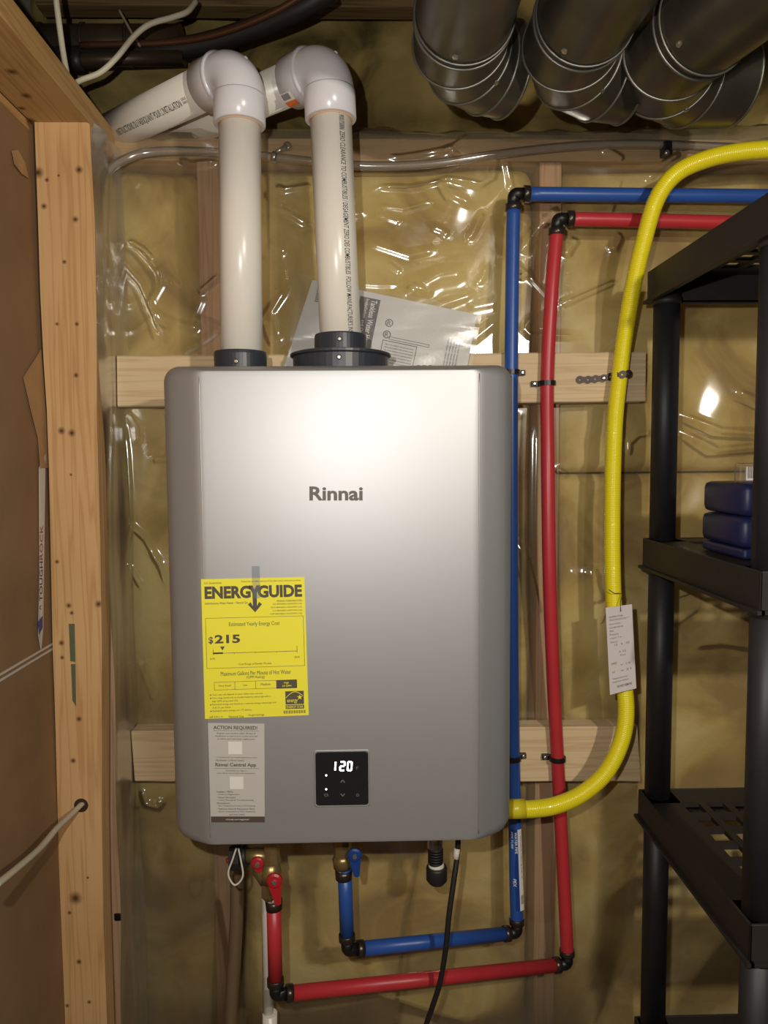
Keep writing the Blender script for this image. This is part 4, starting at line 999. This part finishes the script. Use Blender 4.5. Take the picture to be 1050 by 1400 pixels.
wp = thing('white_drain_pipe', P(366, 1395, -0.09), 'white plastic drain pipe with a coupling behind the red line', 'pipe')
build(MB().sweep([P(362, 1165, -0.10), P(364, 1200, -0.10), P(368, 1470, -0.095)], 0.0092, 20), 'pipe', M['pvc'], wp)
build(MB().sweep([P(369, 1385, -0.098), P(369, 1470, -0.098)], 0.0125, 20), 'coupling', M['pvc'], wp)
gt = build(MB().sweep(catmull([Vector((P(322, 1150, -0.10).x, -0.09, zb+0.02)), P(324, 1210, -0.09), P(322, 1280, -0.085), P(317, 1360, -0.08), P(312, 1480, -0.07)], 6), 0.0115, 16, False), 'hazy_tube', M['vinyl_dull'], label='hazy brown tube hanging behind the black drain cap', cat='tube')

# ================================================================== SHELVING
sx0 = 0.4585; sx1 = 1.36; sy0 = -0.455; sy1 = -0.085
sh = thing('shelving_unit', ((sx0+sx1)/2, (sy0+sy1)/2, 0), 'black plastic shelving unit standing at the right of the wall', 'shelving')
zs = [P(903, 372, sy1).z, P(903, 735, sy1).z, P(898, 1078, sy1).z, P(895, 1388, sy1).z, 0.35]
def deck(zt, h=0.050):
    g = MB()
    t_ = 0.004
    g.box((sx0, sy0, zt-h), (sx0+t_, sy1, zt), 0.0015); g.box((sx1-t_, sy0, zt-h), (sx1, sy1, zt), 0.0015)
    g.box((sx0, sy0, zt-h), (sx1, sy0+t_, zt), 0.0015); g.box((sx0, sy1-t_, zt-h), (sx1, sy1, zt), 0.0015)
    # flange along the lower edge
    g.box((sx0-0.005, sy0-0.005, zt-h-0.001), (sx0+t_, sy1+0.005, zt-h+0.004)); g.box((sx0, sy0-0.005, zt-h-0.001), (sx1, sy0+t_, zt-h+0.004)); g.box((sx0, sy1-t_, zt-h-0.001), (sx1, sy1+0.005, zt-h+0.004))
    rim = build(g, 'shelf_rim', M['shelf'], sh)
    g = MB(); m_ = 0.052; z0, z1 = zt-0.006, zt-0.001
    g.box((sx0+t_, sy0+t_, z0), (sx0+m_, sy1-t_, z1)); g.box((sx0+t_, sy1-m_, z0), (sx1-t_, sy1-t_, z1)); g.box((sx0+t_, sy0+t_, z0), (sx1-t_, sy0+m_, z1))
    x = sx0+m_
    while x < sx1-0.05: g.box((x+0.028, sy0+m_, z0-0.002), (x+0.040, sy1-m_, z1)); x += 0.040
    y = sy0+m_
    while y < sy1-m_: g.box((sx0+m_, y, z0-0.0015), (sx1-t_, y+0.014, z1-0.0004)); y += 0.044
    build(g, 'shelf_deck', M['shelf'], sh)
for z in zs: deck(z)
for (x, y) in ((sx0+0.0235, sy1-0.0235), (sx0+0.0235, sy0+0.0235), (sx1-0.0235, sy1-0.0235), (sx1-0.0235, sy0+0.0235)):
    zz = sorted(zs)+[0]
    lo = 0.0
    for z in sorted(zs):
        build(MB().sweep([(x, y, lo), (x, y, z-0.002)], 0.0205, 24), 'post', M['shelf_post'], sh); 
        build(MB().sweep([(x, y, z-0.058), (x, y, z-0.046)], 0.0222, 24), 'post_collar', M['shelf'], sh)
        lo = z-0.001
# items on the second shelf
zsh = zs[1]
def rbox(a, b, r_, nm, mt, **k):
    g = MB().box(a, b, r_); return build(g, nm, mt, **k)
ya = -0.36; xA = P(1015, 700, ya).x
hA = [P(1030, 752, ya).z, P(1030, 740, ya).z, P(1030, 699, ya).z, P(1030, 660, ya).z]
zz0 = zsh+0.0002
tot = P(1030, 661, ya).z-zz0
rbox((xA+0.003, ya, zz0), (xA+0.12, ya+0.12, zz0+tot*0.14), 0.004, 'plastic_case', M['navy'], label='flat dark blue plastic case at the bottom of the stack on the shelf', cat='case', group='stacked navy plastic cases on the shelf')
rbox((xA, ya, zz0+tot*0.145), (xA+0.12, ya+0.12, zz0+tot*0.555), 0.009, 'plastic_case', M['navy'], label='middle dark blue rounded plastic case of the stack on the shelf', cat='case', group='stacked navy plastic cases on the shelf')
rbox((xA+0.0015, ya, zz0+tot*0.565), (xA+0.12, ya+0.12, zz0+tot), 0.009, 'plastic_case', M['navy'], label='topmost dark blue rounded plastic case of the stack on the shelf', cat='case', group='stacked navy plastic cases on the shelf')
pkx = P(1022, 640, ya).x; ztop = zz0+tot
pk = thing('plastic_packet', (pkx+0.04, ya+0.03, ztop), 'small clear plastic packet with a printed barcode card on the blue cases', 'packet')
build(MB().box((pkx, ya+0.02, ztop), (pkx+0.10, ya+0.035, P(1030, 633, ya+0.02).z), 0.002), 'wrapper', M['bag'], pk)
build(MB().box((pkx+0.012, ya+0.026, ztop+0.003), (pkx+0.095, ya+0.029, P(1030, 638, ya+0.02).z)), 'card', M['tagp'], pk)
t = MB(); fk = lambda u, v: Vector((pkx+0.014+u, ya+0.0255, ztop+0.006+v))
for k in range(9): put_rect(t, fk, k*0.0022, 0, k*0.0022+0.0012, 0.016)
build(t, 'barcode', M['ink_soft'], pk, fixn=False)
